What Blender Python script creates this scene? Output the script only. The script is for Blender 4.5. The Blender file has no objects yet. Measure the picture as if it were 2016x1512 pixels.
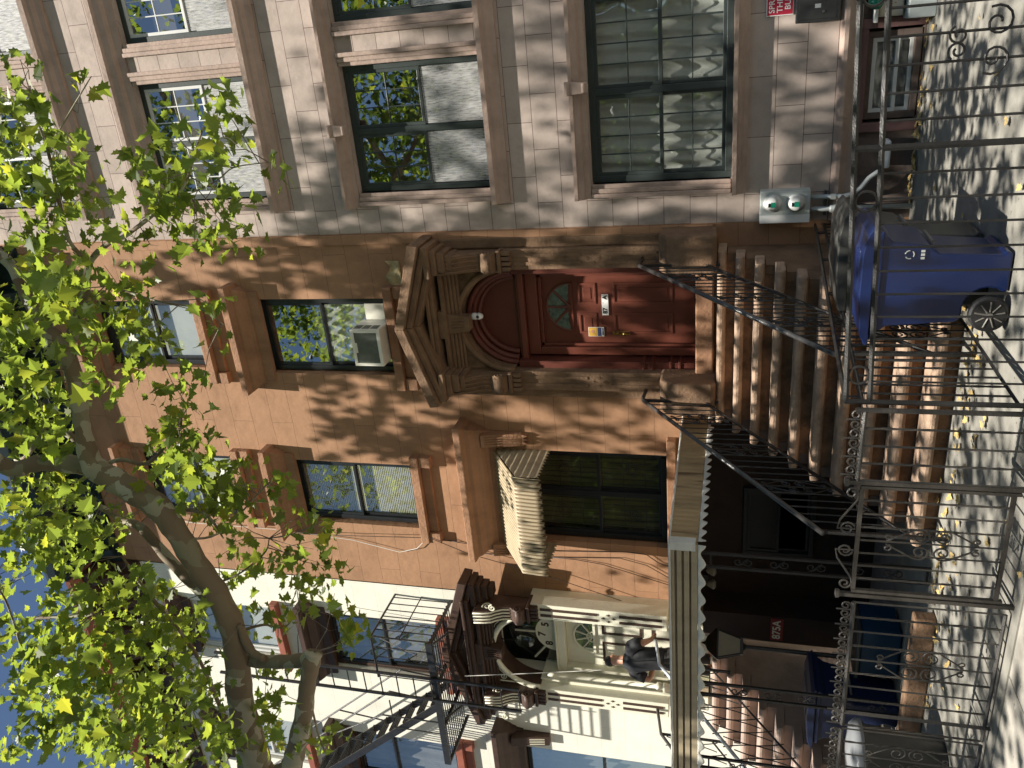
import bpy, math, random
import numpy as np
from mathutils import Vector, Matrix
random.seed(7); rng = np.random.default_rng(11)
PI = math.pi; R_ = math.radians
C = bpy.context.scene.collection
sc = bpy.context.scene

# ------------------------------------------------------------------ camera
F_PX = 1602.5; CAM = np.array([0.0, -10.2, 0.0])
def cam_axes(yaw, pitch, roll):
    cy, sy, cp, sp, cr, sr = math.cos(yaw), math.sin(yaw), math.cos(pitch), math.sin(pitch), math.cos(roll), math.sin(roll)
    f = np.array([-sy*cp, cy*cp, sp]); r = np.array([cy, sy, 0.0]); u = np.cross(r, f)
    return np.array([cr*r + sr*u, -sr*r + cr*u, f])
AX = cam_axes(R_(24.47), R_(15.32), R_(1.2365))     # right, up, forward of the upright view
cam = bpy.data.cameras.new('camera'); co = bpy.data.objects.new('camera', cam); C.objects.link(co)
mw = Matrix.Identity(4)
for i in range(3):                                   # the phone was held sideways: the picture lies on its left side
    mw[i][0] = -AX[1][i]; mw[i][1] = AX[0][i]; mw[i][2] = -AX[2][i]; mw[i][3] = CAM[i]
co.matrix_world = mw
cam.sensor_width = 36; cam.sensor_fit = 'HORIZONTAL'; cam.lens = 36*F_PX/2016; cam.clip_end = 2000; cam.clip_start = 0.05
sc.camera = co
sc.render.resolution_x = 1024; sc.render.resolution_y = 768
def at(px, py, y):                                   # point on the vertical plane Y = y seen at photo pixel (px, py)
    d = AX.T @ np.array([(1512-py)-756.0, -(px-1008.0), F_PX])
    return Vector(CAM + d*((y-CAM[1])/d[1]))
def proj(p):
    q = AX @ (np.array(p, float)-CAM)
    if q[2] < 0.05: return (-9999, -9999)
    return (1008-F_PX*q[1]/q[2], 1512-(756+F_PX*q[0]/q[2]))

# ------------------------------------------------------------------ light
SUN = Vector((0.12, -1.0, 2.35)).normalized()
w = bpy.data.worlds.new('World'); sc.world = w; w.use_nodes = True
nt = w.node_tree; sky = nt.nodes.new('ShaderNodeTexSky'); sky.sky_type = 'NISHITA'; sky.sun_disc = False
sky.sun_elevation = math.asin(SUN.z); sky.sun_rotation = math.atan2(SUN.x, SUN.y); sky.air_density = 1.0; sky.dust_density = 0.2; sky.ozone_density = 2.0
bg = nt.nodes['Background']; bg.inputs['Strength'].default_value = 0.05; nt.links.new(sky.outputs[0], bg.inputs[0])
sl = bpy.data.lights.new('sun', 'SUN'); sl.energy = 5.0; sl.angle = R_(0.53); sl.color = (1.0, 0.94, 0.85)
so = bpy.data.objects.new('sun', sl); C.objects.link(so); so.rotation_euler = (-SUN).to_track_quat('-Z', 'Y').to_euler(); so.location = (0, -10, 25)
sc.view_settings.view_transform = 'Standard'; sc.view_settings.look = 'None'; sc.view_settings.exposure = 1.02; sc.view_settings.gamma = 1

# ------------------------------------------------------------------ materials
def nodes(name):
    m = bpy.data.materials.new(name); m.use_nodes = True
    n = m.node_tree.nodes; return m, n, m.node_tree.links, n['Principled BSDF']
def ramp(n, stops):
    r = n.new('ShaderNodeValToRGB'); e = r.color_ramp.elements
    while len(e) < len(stops): e.new(0.5)
    for k, (p, c) in enumerate(stops): e[k].position = p; e[k].color = (*c, 1) if len(c) == 3 else c
    return r
def mul(c, k): return tuple(min(1, v*k) for v in c)
def mat(name, col, rough=0.7, var=0.25, scale=3.0, bump=0.15, bscale=40, metal=0.0, spec=0.4, streak=False):
    m, n, l, b = nodes(name)
    tc = n.new('ShaderNodeTexCoord'); mp = n.new('ShaderNodeMapping'); l.new(tc.outputs['Object'], mp.inputs[0])
    if streak: mp.inputs['Scale'].default_value = (1, 1, 0.22)
    a = n.new('ShaderNodeTexNoise'); a.inputs['Scale'].default_value = scale; a.inputs['Detail'].default_value = 6; a.inputs['Roughness'].default_value = 0.65
    l.new(mp.outputs[0], a.inputs['Vector'])
    r = ramp(n, [(0.3, mul(col, 1-var)), (0.52, col), (0.72, mul(col, 1+var*0.7))]); l.new(a.outputs['Fac'], r.inputs[0]); l.new(r.outputs[0], b.inputs['Base Color'])
    b.inputs['Roughness'].default_value = rough; b.inputs['Metallic'].default_value = metal; b.inputs['Specular IOR Level'].default_value = spec
    if bump:
        f = n.new('ShaderNodeTexNoise'); f.inputs['Scale'].default_value = bscale; f.inputs['Detail'].default_value = 5; l.new(tc.outputs['Object'], f.inputs['Vector'])
        bp = n.new('ShaderNodeBump'); bp.inputs['Strength'].default_value = bump; bp.inputs['Distance'].default_value = 0.02; l.new(f.outputs['Fac'], bp.inputs['Height']); l.new(bp.outputs[0], b.inputs['Normal'])
    return m
def rusty(name, col):
    m = mat(name, col, 0.5, 0.2, 4, 0.05, 40, streak=True); n = m.node_tree.nodes; l = m.node_tree.links; b = n['Principled BSDF']; src = b.inputs['Base Color'].links[0].from_socket
    tc = n.new('ShaderNodeTexCoord'); mp = n.new('ShaderNodeMapping'); mp.inputs['Scale'].default_value = (9, 9, 0.9); l.new(tc.outputs['Object'], mp.inputs[0])
    a = n.new('ShaderNodeTexNoise'); a.inputs['Scale'].default_value = 1; a.inputs['Detail'].default_value = 5; l.new(mp.outputs[0], a.inputs['Vector'])
    r = ramp(n, [(0.6, (0, 0, 0)), (0.7, (0.85,)*3)]); l.new(a.outputs['Fac'], r.inputs[0]); mx = n.new('ShaderNodeMixRGB'); l.new(r.outputs[0], mx.inputs[0]); l.new(src, mx.inputs[1]); mx.inputs[2].default_value = (0.07, 0.035, 0.018, 1); l.new(mx.outputs[0], b.inputs['Base Color'])
    return m
def masonry(name, col, bw, rh, mortar, colvar, mcol, bump=0.3, rough=0.85, blotch=0.2, wob=0.0, fine=30, stain=None, off=(0, 0)):
    m, n, l, b = nodes(name)
    tc = n.new('ShaderNodeTexCoord'); sp = n.new('ShaderNodeSeparateXYZ'); l.new(tc.outputs['Object'], sp.inputs[0])
    ad = n.new('ShaderNodeMath'); ad.operation = 'ADD'; l.new(sp.outputs['X'], ad.inputs[0]); l.new(sp.outputs['Y'], ad.inputs[1])
    cb = n.new('ShaderNodeCombineXYZ'); l.new(ad.outputs[0], cb.inputs[0]); l.new(sp.outputs['Z'], cb.inputs[1])
    v = n.new('ShaderNodeMapping'); v.inputs['Location'].default_value = (off[0], off[1], 0); l.new(cb.outputs[0], v.inputs[0])
    vec = v.outputs[0]
    if wob:
        wn = n.new('ShaderNodeTexNoise'); wn.inputs['Scale'].default_value = 2.2; l.new(tc.outputs['Object'], wn.inputs['Vector'])
        mx = n.new('ShaderNodeMixRGB'); mx.blend_type = 'LINEAR_LIGHT'; mx.inputs[0].default_value = wob; l.new(vec, mx.inputs[1]); l.new(wn.outputs['Color'], mx.inputs[2]); vec = mx.outputs[0]
    br = n.new('ShaderNodeTexBrick'); l.new(vec, br.inputs['Vector'])
    br.inputs['Scale'].default_value = 1; br.inputs['Brick Width'].default_value = bw; br.inputs['Row Height'].default_value = rh; br.inputs['Mortar Size'].default_value = mortar; br.inputs['Mortar Smooth'].default_value = 0.25
    br.inputs['Color1'].default_value = (*mul(col, 1-colvar), 1); br.inputs['Color2'].default_value = (*mul(col, 1+colvar), 1); br.inputs['Mortar'].default_value = (*mcol, 1)
    a = n.new('ShaderNodeTexNoise'); a.inputs['Scale'].default_value = 1.7; a.inputs['Detail'].default_value = 9; a.inputs['Roughness'].default_value = 0.7; l.new(tc.outputs['Object'], a.inputs['Vector'])
    r = ramp(n, [(0.3, (1-blotch,)*3), (0.5, (1, 1, 1)), (0.72, (1+blotch*0.6,)*3)]); l.new(a.outputs['Fac'], r.inputs[0])
    mm = n.new('ShaderNodeMixRGB'); mm.blend_type = 'MULTIPLY'; mm.inputs[0].default_value = 1; l.new(br.outputs['Color'], mm.inputs[1]); l.new(r.outputs[0], mm.inputs[2]); out = mm.outputs[0]
    if stain:
        s = n.new('ShaderNodeTexNoise'); s.inputs['Scale'].default_value = 3.1; s.inputs['Detail'].default_value = 8; l.new(tc.outputs['Object'], s.inputs['Vector'])
        sr = ramp(n, [(0.54, (0, 0, 0)), (0.66, (1, 1, 1))]); l.new(s.outputs['Fac'], sr.inputs[0])
        m3 = n.new('ShaderNodeMixRGB'); l.new(sr.outputs[0], m3.inputs[0]); l.new(out, m3.inputs[1]); m3.inputs[2].default_value = (*stain, 1); out = m3.outputs[0]
    l.new(out, b.inputs['Base Color']); b.inputs['Roughness'].default_value = rough; b.inputs['Specular IOR Level'].default_value = 0.25
    f = n.new('ShaderNodeTexNoise'); f.inputs['Scale'].default_value = fine; f.inputs['Detail'].default_value = 6; l.new(tc.outputs['Object'], f.inputs['Vector'])
    iv = n.new('ShaderNodeMath'); iv.operation = 'MULTIPLY_ADD'; iv.inputs[1].default_value = -1.5; l.new(br.outputs['Fac'], iv.inputs[0]); l.new(f.outputs['Fac'], iv.inputs[2])
    bp = n.new('ShaderNodeBump'); bp.inputs['Strength'].default_value = bump; bp.inputs['Distance'].default_value = 0.015; l.new(iv.outputs[0], bp.inputs['Height']); l.new(bp.outputs[0], b.inputs['Normal'])
    return m
def stucco(name, col):                               # trowelled brown stucco scored into courses, with raised trowel ridges
    m = masonry(name, col, 1.35, 0.355, 0.003, 0.05, mul(col, 0.55), bump=0.55, blotch=0.24, wob=0.02, fine=7)
    return m
def glass(name, refl=0.42, tint=(0.9, 0.95, 0.95), wav=0.003, wsc=1.3):
    m, n, l, b = nodes(name); n.remove(b); out = n['Material Output']
    t = n.new('ShaderNodeBsdfTransparent'); t.inputs[0].default_value = (0.88, 0.92, 0.9, 1)
    g = n.new('ShaderNodeBsdfGlossy'); g.inputs['Roughness'].default_value = 0.01; g.inputs[0].default_value = (*tint, 1)
    ge = n.new('ShaderNodeNewGeometry'); dt = n.new('ShaderNodeVectorMath'); dt.operation = 'DOT_PRODUCT'; l.new(ge.outputs['Incoming'], dt.inputs[0]); l.new(ge.outputs['Normal'], dt.inputs[1])
    ab = n.new('ShaderNodeMath'); ab.operation = 'ABSOLUTE'; l.new(dt.outputs['Value'], ab.inputs[0]); om = n.new('ShaderNodeMath'); om.operation = 'SUBTRACT'; om.inputs[0].default_value = 1; l.new(ab.outputs[0], om.inputs[1])
    po = n.new('ShaderNodeMath'); po.operation = 'POWER'; po.inputs[1].default_value = 4; l.new(om.outputs[0], po.inputs[0])
    ma = n.new('ShaderNodeMath'); ma.operation = 'MULTIPLY_ADD'; ma.inputs[1].default_value = 0.7; ma.inputs[2].default_value = refl; ma.use_clamp = True; l.new(po.outputs[0], ma.inputs[0])
    mx = n.new('ShaderNodeMixShader'); l.new(ma.outputs[0], mx.inputs[0]); l.new(t.outputs[0], mx.inputs[1]); l.new(g.outputs[0], mx.inputs[2]); l.new(mx.outputs[0], out.inputs[0])
    tc = n.new('ShaderNodeTexCoord'); no = n.new('ShaderNodeTexNoise'); no.inputs['Scale'].default_value = wsc; l.new(tc.outputs['Object'], no.inputs['Vector'])
    bp = n.new('ShaderNodeBump'); bp.inputs['Strength'].default_value = 1; bp.inputs['Distance'].default_value = wav; l.new(no.outputs['Fac'], bp.inputs['Height']); l.new(bp.outputs[0], g.inputs['Normal'])
    return m
def screen_mat(name):
    m, n, l, b = nodes(name); out = n['Material Output']
    b.inputs['Base Color'].default_value = (0.55, 0.55, 0.54, 1); b.inputs['Roughness'].default_value = 0.5
    tc = n.new('ShaderNodeTexCoord'); mp = n.new('ShaderNodeMapping'); mp.inputs['Scale'].default_value = (60, 60, 9); l.new(tc.outputs['Object'], mp.inputs[0])
    a = n.new('ShaderNodeTexNoise'); a.inputs['Scale'].default_value = 1; a.inputs['Detail'].default_value = 3; l.new(mp.outputs[0], a.inputs['Vector'])
    r = ramp(n, [(0.35, (0.22,)*3), (0.7, (0.75,)*3)]); l.new(a.outputs['Fac'], r.inputs[0])
    t = n.new('ShaderNodeBsdfTransparent'); mx = n.new('ShaderNodeMixShader'); l.new(r.outputs[0], mx.inputs[0]); l.new(t.outputs[0], mx.inputs[1]); l.new(b.outputs[0], mx.inputs[2]); l.new(mx.outputs[0], out.inputs[0])
    return m
def leaf_mat(name, dif, tra):
    m, n, l, b = nodes(name); out = n['Material Output']
    g = n.new('ShaderNodeNewGeometry')
    def vary(c):
        r = ramp(n, [(0.0, mul(c, 0.6)), (0.4, (c[0]*0.8, c[1]*0.85, c[2])), (0.75, c), (0.95, (c[0]*1.3, c[1]*1.15, c[2])), (1.0, (c[0]*1.6, c[1]*1.25, c[2]))]); l.new(g.outputs['Random Per Island'], r.inputs[0]); return r.outputs[0]
    l.new(vary(dif), b.inputs['Base Color']); b.inputs['Roughness'].default_value = 0.42; b.inputs['Specular IOR Level'].default_value = 0.45
    tr = n.new('ShaderNodeBsdfTranslucent'); l.new(vary(tra), tr.inputs[0])
    ad = n.new('ShaderNodeMixShader'); ad.inputs[0].default_value = 0.55; l.new(b.outputs[0], ad.inputs[1]); l.new(tr.outputs[0], ad.inputs[2]); l.new(ad.outputs[0], out.inputs[0])
    return m
def bark_mat(name):
    m, n, l, b = nodes(name)
    tc = n.new('ShaderNodeTexCoord'); mp = n.new('ShaderNodeMapping'); l.new(tc.outputs['Object'], mp.inputs[0])
    v = n.new('ShaderNodeTexVoronoi'); v.inputs['Scale'].default_value = 6.5; v.feature = 'F1'
    no = n.new('ShaderNodeTexNoise'); no.inputs['Scale'].default_value = 5; no.inputs['Detail'].default_value = 6
    l.new(mp.outputs[0], no.inputs['Vector'])
    mx = n.new('ShaderNodeMixRGB'); mx.blend_type = 'LINEAR_LIGHT'; mx.inputs[0].default_value = 0.12; l.new(mp.outputs[0], mx.inputs[1]); l.new(no.outputs['Color'], mx.inputs[2]); l.new(mx.outputs[0], v.inputs['Vector'])
    sp = n.new('ShaderNodeSeparateColor'); l.new(v.outputs['Color'], sp.inputs[0])
    r = ramp(n, [(0.0, (0.19, 0.14, 0.09)), (0.5, (0.21, 0.16, 0.10)), (0.54, (0.23, 0.21, 0.135)), (0.76, (0.25, 0.23, 0.15)), (0.8, (0.34, 0.32, 0.23)), (1.0, (0.42, 0.40, 0.31))]); r.color_ramp.interpolation = 'LINEAR'
    l.new(sp.outputs[0], r.inputs[0]); l.new(r.outputs[0], b.inputs['Base Color']); b.inputs['Roughness'].default_value = 0.75
    bp = n.new('ShaderNodeBump'); bp.inputs['Strength'].default_value = 0.5; bp.inputs['Distance'].default_value = 0.01; l.new(sp.outputs[0], bp.inputs['Height']); l.new(bp.outputs[0], b.inputs['Normal'])
    return m
BR = (0.335, 0.188, 0.107)
M = dict(
 stucco=stucco('brown_stucco', BR),
 browntrim=mat('brown_stone_trim', (0.30, 0.16, 0.09), 0.85, 0.3, 2.5, 0.5, 22, streak=True),
 portal=mat('weathered_brown_stone', (0.185, 0.112, 0.065), 0.85, 0.35, 4, 0.5, 30),
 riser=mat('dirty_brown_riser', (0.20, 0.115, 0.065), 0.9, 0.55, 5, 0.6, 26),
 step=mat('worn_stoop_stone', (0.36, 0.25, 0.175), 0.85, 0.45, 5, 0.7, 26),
 pink=masonry('pink_ashlar', (0.41, 0.34, 0.295), 0.66, 0.318, 0.0045, 0.10, (0.16, 0.11, 0.10), 0.25, blotch=0.28, stain=None, fine=14, off=(0.1, 0.06)),
 pinktrim=mat('pink_stone_trim', (0.36, 0.27, 0.222), 0.8, 0.25, 3, 0.3, 20),
 pinkbase=mat('dark_brown_base_render', (0.12, 0.09, 0.075), 0.85, 0.3, 3, 0.4, 20),
 white=masonry('white_painted_stone', (0.74, 0.72, 0.62), 1.3, 0.42, 0.003, 0.02, (0.55, 0.53, 0.45), 0.15, blotch=0.12, wob=0.01, fine=9),
 cream=mat('cream_paint', (0.72, 0.70, 0.56), 0.6, 0.08, 4, 0.1, 30),
 dkbrown=mat('dark_brown_paint', (0.06, 0.033, 0.022), 0.55, 0.3, 5, 0.2, 30),
 rust=mat('rust_red_paint', (0.28, 0.09, 0.055), 0.6, 0.2, 5, 0.1),
 reddoor=mat('brick_red_paint', (0.155, 0.045, 0.028), 0.45, 0.12, 3, 0.06, 50),
 red2=mat('dark_red_paint', (0.12, 0.033, 0.022), 0.5, 0.15, 3, 0.06, 50),
 cornice=mat('dark_green_cornice_paint', (0.012, 0.025, 0.028), 0.5, 0.2, 5, 0.1),
 blackframe=mat('black_aluminium', (0.018, 0.02, 0.022), 0.32, 0.2, 5, 0.02),
 greenframe=mat('green_black_frame', (0.035, 0.045, 0.043), 0.4, 0.2, 5, 0.05),
 greyframe=mat('pale_grey_sash', (0.55, 0.56, 0.54), 0.45, 0.06, 5, 0.02),
 iron=mat('black_wrought_iron', (0.02, 0.019, 0.018), 0.38, 0.45, 14, 0.2, 90, spec=0.45),
 ironworn=mat('worn_iron_grey', (0.036, 0.032, 0.027), 0.45, 0.45, 12, 0.3, 90, spec=0.6),
 rail=mat('worn_handrail_paint', (0.05, 0.047, 0.045), 0.3, 0.4, 10, 0.2, 60, spec=0.7),
 awn=mat('cream_aluminium_awning', (0.40, 0.33, 0.22), 0.45, 0.2, 4, 0.05, 40, streak=True),
 awn2=rusty('tan_aluminium_awning', (0.40, 0.29, 0.15)),
 awndark=mat('weathered_olive_awning', (0.17, 0.125, 0.07), 0.5, 0.25, 4, 0.05, 40),
 awnwhite=mat('white_aluminium_edge', (0.62, 0.62, 0.56), 0.45, 0.15, 6, 0.05, 40),
 acwhite=mat('cream_enamel', (0.74, 0.72, 0.62), 0.4, 0.06, 5, 0.02),
 acgrille=mat('grey_green_grille', (0.11, 0.12, 0.095), 0.6, 0.25, 9, 0.2, 120),
 blue=mat('blue_bin_plastic', (0.004, 0.014, 0.07), 0.33, 0.12, 4, 0.08, 140, spec=0.55),
 darkbin=mat('dark_grey_bin_plastic', (0.05, 0.05, 0.045), 0.4, 0.15, 4, 0.08, 140, spec=0.55),
 navybin=mat('navy_bin_plastic', (0.012, 0.02, 0.06), 0.45, 0.15, 4, 0.08, 140),
 tealbin=mat('teal_blue_bin_plastic', (0.01, 0.045, 0.09), 0.45, 0.15, 4, 0.08, 140),
 greylid=mat('grey_lid_plastic', (0.2, 0.21, 0.22), 0.35, 0.1, 4, 0.05, 100),
 rubber=mat('black_rubber', (0.02, 0.02, 0.02), 0.6, 0.2, 8, 0.1),
 hub=mat('grey_wheel_plastic', (0.16, 0.15, 0.13), 0.5, 0.1, 8, 0.1),
 meter=mat('grey_meter_enamel', (0.46, 0.50, 0.48), 0.42, 0.1, 6, 0.03),
 pipe=mat('galvanised_conduit', (0.42, 0.45, 0.44), 0.35, 0.12, 9, 0.03, metal=0.3),
 whitep=mat('white_plastic', (0.78, 0.78, 0.76), 0.4, 0.03, 5, 0),
 black=mat('black_plastic', (0.012, 0.012, 0.012), 0.35, 0.1, 5, 0),
 brass=mat('aged_brass', (0.42, 0.30, 0.06), 0.35, 0.2, 12, 0.05, metal=0.85),
 redsign=mat('red_sign_enamel', (0.45, 0.02, 0.05), 0.4, 0.05, 5, 0),
 darkredsign=mat('dark_red_sign', (0.22, 0.035, 0.03), 0.6, 0.2, 9, 0.05),
 panel=mat('dark_grey_steel', (0.07, 0.07, 0.07), 0.45, 0.15, 7, 0.05, metal=0.3),
 greencap=mat('green_enamel', (0.01, 0.16, 0.10), 0.25, 0.1, 5, 0),
 tanbox=mat('putty_plastic', (0.42, 0.38, 0.31), 0.5, 0.1, 5, 0.05),
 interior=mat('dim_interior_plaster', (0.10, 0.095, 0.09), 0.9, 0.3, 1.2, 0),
 curtain=mat('white_sheer_curtain', (0.62, 0.61, 0.57), 0.9, 0.1, 3, 0),
 blind=mat('ivory_blind', (0.62, 0.58, 0.44), 0.7, 0.08, 3, 0),
 greycurt=mat('grey_curtain', (0.26, 0.25, 0.25), 0.9, 0.15, 3, 0),
 glass=glass('window_glass', 0.36), glasslow=glass('clear_window_glass', 0.24), glass2=glass('wavy_window_glass', 0.2, wav=0.012, wsc=0.9), glassdim=glass('dim_window_glass', 0.09), frost=mat('obscure_door_glass', (0.10, 0.13, 0.10), 0.2, 0.6, 14, 0.9, 24, spec=0.8),
 screen=screen_mat('insect_screen'),
 leaf=leaf_mat('plane_leaf', (0.08, 0.13, 0.024), (0.38, 0.48, 0.05)), leaf2=leaf_mat('distant_leaf', (0.05, 0.085, 0.02), (0.10, 0.15, 0.02)),
 bark=bark_mat('plane_bark'), twig=mat('grey_brown_twig', (0.17, 0.14, 0.11), 0.8, 0.3, 9, 0.2),
 litter=mat('dry_yellow_leaf', (0.5, 0.36, 0.14), 0.8, 0.35, 30, 0), 
 skin=mat('skin', (0.50, 0.26, 0.17), 0.5, 0.08, 9, 0.05, 90), hair=mat('black_hair', (0.012, 0.01, 0.009), 0.4, 0.3, 40, 0.5, 160), tshirt=mat('black_tshirt', (0.022, 0.023, 0.026), 0.8, 0.25, 7, 0.4, 14), trouser=mat('dark_trousers', (0.03, 0.027, 0.024), 0.85, 0.2, 6, 0.3, 20),
 cable=mat('dark_cable', (0.05, 0.035, 0.03), 0.5, 0.1, 5, 0), wcable=mat('white_cable', (0.62, 0.6, 0.55), 0.5, 0.1, 5, 0),
 peel=mat('peeling_ochre_stone', (0.45, 0.36, 0.20), 0.9, 0.55, 9, 0.9, 18), tubewhite=mat('pale_blue_white_enamel', (0.55, 0.6, 0.66), 0.25, 0.06, 5, 0.02),
 lampglass=mat('milky_lamp_glass', (0.2, 0.19, 0.15), 0.3, 0.1, 6, 0.05), flyer1=mat('flyer_orange', (0.62, 0.36, 0.06), 0.5, 0.3, 20, 0), flyer2=mat('flyer_navy', (0.05, 0.06, 0.14), 0.5, 0.3, 20, 0),
 fence=None)
def ground_mat(name, col, spot, joints=None):
    m, n, l, b = nodes(name); tc = n.new('ShaderNodeTexCoord')
    a = n.new('ShaderNodeTexNoise'); a.inputs['Scale'].default_value = 1.6; a.inputs['Detail'].default_value = 10; a.inputs['Roughness'].default_value = 0.7; l.new(tc.outputs['Object'], a.inputs['Vector'])
    r = ramp(n, [(0.3, mul(col, 0.62)), (0.5, col), (0.7, mul(col, 1.3))]); l.new(a.outputs['Fac'], r.inputs[0]); out = r.outputs[0]
    s = n.new('ShaderNodeTexVoronoi'); s.inputs['Scale'].default_value = 9; s.inputs['Randomness'].default_value = 1; l.new(tc.outputs['Object'], s.inputs['Vector'])
    sr = ramp(n, [(0.05, (1, 1, 1)), (0.11, (0, 0, 0))]); l.new(s.outputs['Distance'], sr.inputs[0])
    mx = n.new('ShaderNodeMixRGB'); l.new(sr.outputs[0], mx.inputs[0]); l.new(out, mx.inputs[1]); mx.inputs[2].default_value = (*spot, 1); out = mx.outputs[0]
    if joints:
        br = n.new('ShaderNodeTexBrick'); br.offset = 0; l.new(tc.outputs['Object'], br.inputs['Vector']); br.inputs['Scale'].default_value = 1; br.inputs['Brick Width'].default_value = joints; br.inputs['Row Height'].default_value = joints; br.inputs['Mortar Size'].default_value = 0.008
        m2 = n.new('ShaderNodeMixRGB'); l.new(br.outputs['Fac'], m2.inputs[0]); l.new(out, m2.inputs[1]); m2.inputs[2].default_value = (*mul(col, 0.35), 1); out = m2.outputs[0]
    l.new(out, b.inputs['Base Color']); b.inputs['Roughness'].default_value = 0.85
    f = n.new('ShaderNodeTexNoise'); f.inputs['Scale'].default_value = 45; f.inputs['Detail'].default_value = 6; l.new(tc.outputs['Object'], f.inputs['Vector'])
    bp = n.new('ShaderNodeBump'); bp.inputs['Strength'].default_value = 0.4; bp.inputs['Distance'].default_value = 0.01; l.new(f.outputs['Fac'], bp.inputs['Height']); l.new(bp.outputs[0], b.inputs['Normal'])
    return m
M['area'] = ground_mat('painted_areaway_concrete', (0.225, 0.215, 0.185), (0.08, 0.07, 0.05))
M['walk'] = ground_mat('sidewalk_concrete', (0.31, 0.29, 0.25), (0.12, 0.10, 0.08), 1.5)
M['greencurt'] = mat('olive_green_curtain', (0.16, 0.16, 0.08), 0.9, 0.2, 3, 0)
M['porchshade'] = mat('porch_shade_brown', (0.035, 0.022, 0.016), 0.8, 0.3, 3, 0.3, 20)  # porch shade put into a near-black brown
M['farbrick'] = masonry('far_brick', (0.13, 0.075, 0.055), 0.4, 0.1, 0.01, 0.1, (0.08, 0.06, 0.05))
M['asphalt'] = ground_mat('asphalt', (0.06, 0.06, 0.06), (0.03, 0.03, 0.03))

# ------------------------------------------------------------------ mesh building
class MB:
    def __init__(s): s.v = []; s.f = []
    def add(s, vs, fs):
        k = len(s.v); s.v += [tuple(p) for p in vs]; s.f += [tuple(k+i for i in f) for f in fs]; return s
    def box(s, x0, x1, y0, y1, z0, z1):
        x0, x1 = sorted((x0, x1)); y0, y1 = sorted((y0, y1)); z0, z1 = sorted((z0, z1))
        return s.add([(x0,y0,z0),(x1,y0,z0),(x1,y1,z0),(x0,y1,z0),(x0,y0,z1),(x1,y0,z1),(x1,y1,z1),(x0,y1,z1)],
                     [(3,2,1,0),(4,5,6,7),(0,1,5,4),(1,2,6,5),(2,3,7,6),(3,0,4,7)])
    def prism(s, pts, axis, a, b):                    # pts: 2-D outline in the two other axes (x: (y,z); y: (x,z); z: (x,y))
        n = len(pts)
        def P(p, t): return {'x': (t, p[0], p[1]), 'y': (p[0], t, p[1]), 'z': (p[0], p[1], t)}[axis]
        return s.add([P(p, a) for p in pts]+[P(p, b) for p in pts],
                     [tuple(range(n))[::-1], tuple(range(n, 2*n))]+[(i, (i+1) % n, n+(i+1) % n, n+i) for i in range(n)])
    def tube(s, path, r, n=6, closed=False, twist=0.0):
        path = [Vector(p) for p in path]; m = len(path); rs = r if hasattr(r, '__len__') else [r]*m
        vs = []; fs = []; up = None
        for i, p in enumerate(path):
            a = path[(i-1) % m] if (closed or i > 0) else p; b = path[(i+1) % m] if (closed or i < m-1) else p
            t = (b-a).normalized() if (b-a).length > 1e-9 else Vector((0, 0, 1))
            if up is None: up = Vector((0, 0, 1)) if abs(t.z) < 0.9 else Vector((1, 0, 0))
            x = t.cross(up)
            if x.length < 1e-6: x = t.orthogonal()
            x.normalize(); y = x.cross(t).normalized(); up = y
            for k in range(n):
                an = 2*PI*k/n + twist*i; vs.append(p + (x*math.cos(an)+y*math.sin(an))*rs[i])
        for i in range(m if closed else m-1):
            j = (i+1) % m
            for k in range(n): fs.append((i*n+k, i*n+(k+1) % n, j*n+(k+1) % n, j*n+k))
        if not closed: fs += [tuple(range(n))[::-1], tuple(range((m-1)*n, m*n))]
        return s.add(vs, fs)
    def lathe(s, prof, c, axis='z', n=24):
        c = Vector(c); vs = []; fs = []
        for (r, h) in prof:
            for k in range(n):
                a = 2*PI*k/n; u, v = r*math.cos(a), r*math.sin(a)
                vs.append(c + Vector({'z': (u, v, h), 'y': (u, h, v), 'x': (h, u, v)}[axis]))
        for i in range(len(prof)-1):
            for k in range(n): fs.append((i*n+k, i*n+(k+1) % n, (i+1)*n+(k+1) % n, (i+1)*n+k))
        fs += [tuple(range(n))[::-1], tuple(range((len(prof)-1)*n, len(prof)*n))]
        return s.add(vs, fs)
    def grid(s, fn, nu, nv):
        vs = [fn(i/nu, j/nv) for i in range(nu+1) for j in range(nv+1)]
        return s.add(vs, [(i*(nv+1)+j, (i+1)*(nv+1)+j, (i+1)*(nv+1)+j+1, i*(nv+1)+j+1) for i in range(nu) for j in range(nv)])
def link(name, mb, m, parent=None, bevel=0.0, smooth=False, solid=0.0, label=None):
    me = bpy.data.meshes.new(name); me.from_pydata(mb.v, [], mb.f); me.validate(); me.update()
    o = bpy.data.objects.new(name, me); C.objects.link(o); me.materials.append(M[m] if isinstance(m, str) else m)
    if smooth:
        for p in me.polygons: p.use_smooth = True
    if solid: md = o.modifiers.new('solid', 'SOLIDIFY'); md.thickness = solid
    if bevel: md = o.modifiers.new('bevel', 'BEVEL'); md.width = bevel; md.segments = 2; md.limit_method = 'ANGLE'; md.angle_limit = R_(40)
    if parent is not None:
        o.parent = parent
        if parent.type == 'EMPTY': o.location = -parent.location
    if label: o['label'] = label
    return o
def tag(o, label, cat, group=None):
    o['label'] = label; o['category'] = cat
    if group: o['group'] = group
    return o
def thing(name, label, cat, loc=(0, 0, 0), group=None):
    o = bpy.data.objects.new(name, None); o.empty_display_size = 0.2; C.objects.link(o); o.location = loc
    return tag(o, label, cat, group)
def struct(name, mb, m): o = link(name, mb, m); o['kind'] = 'structure'; return o
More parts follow.
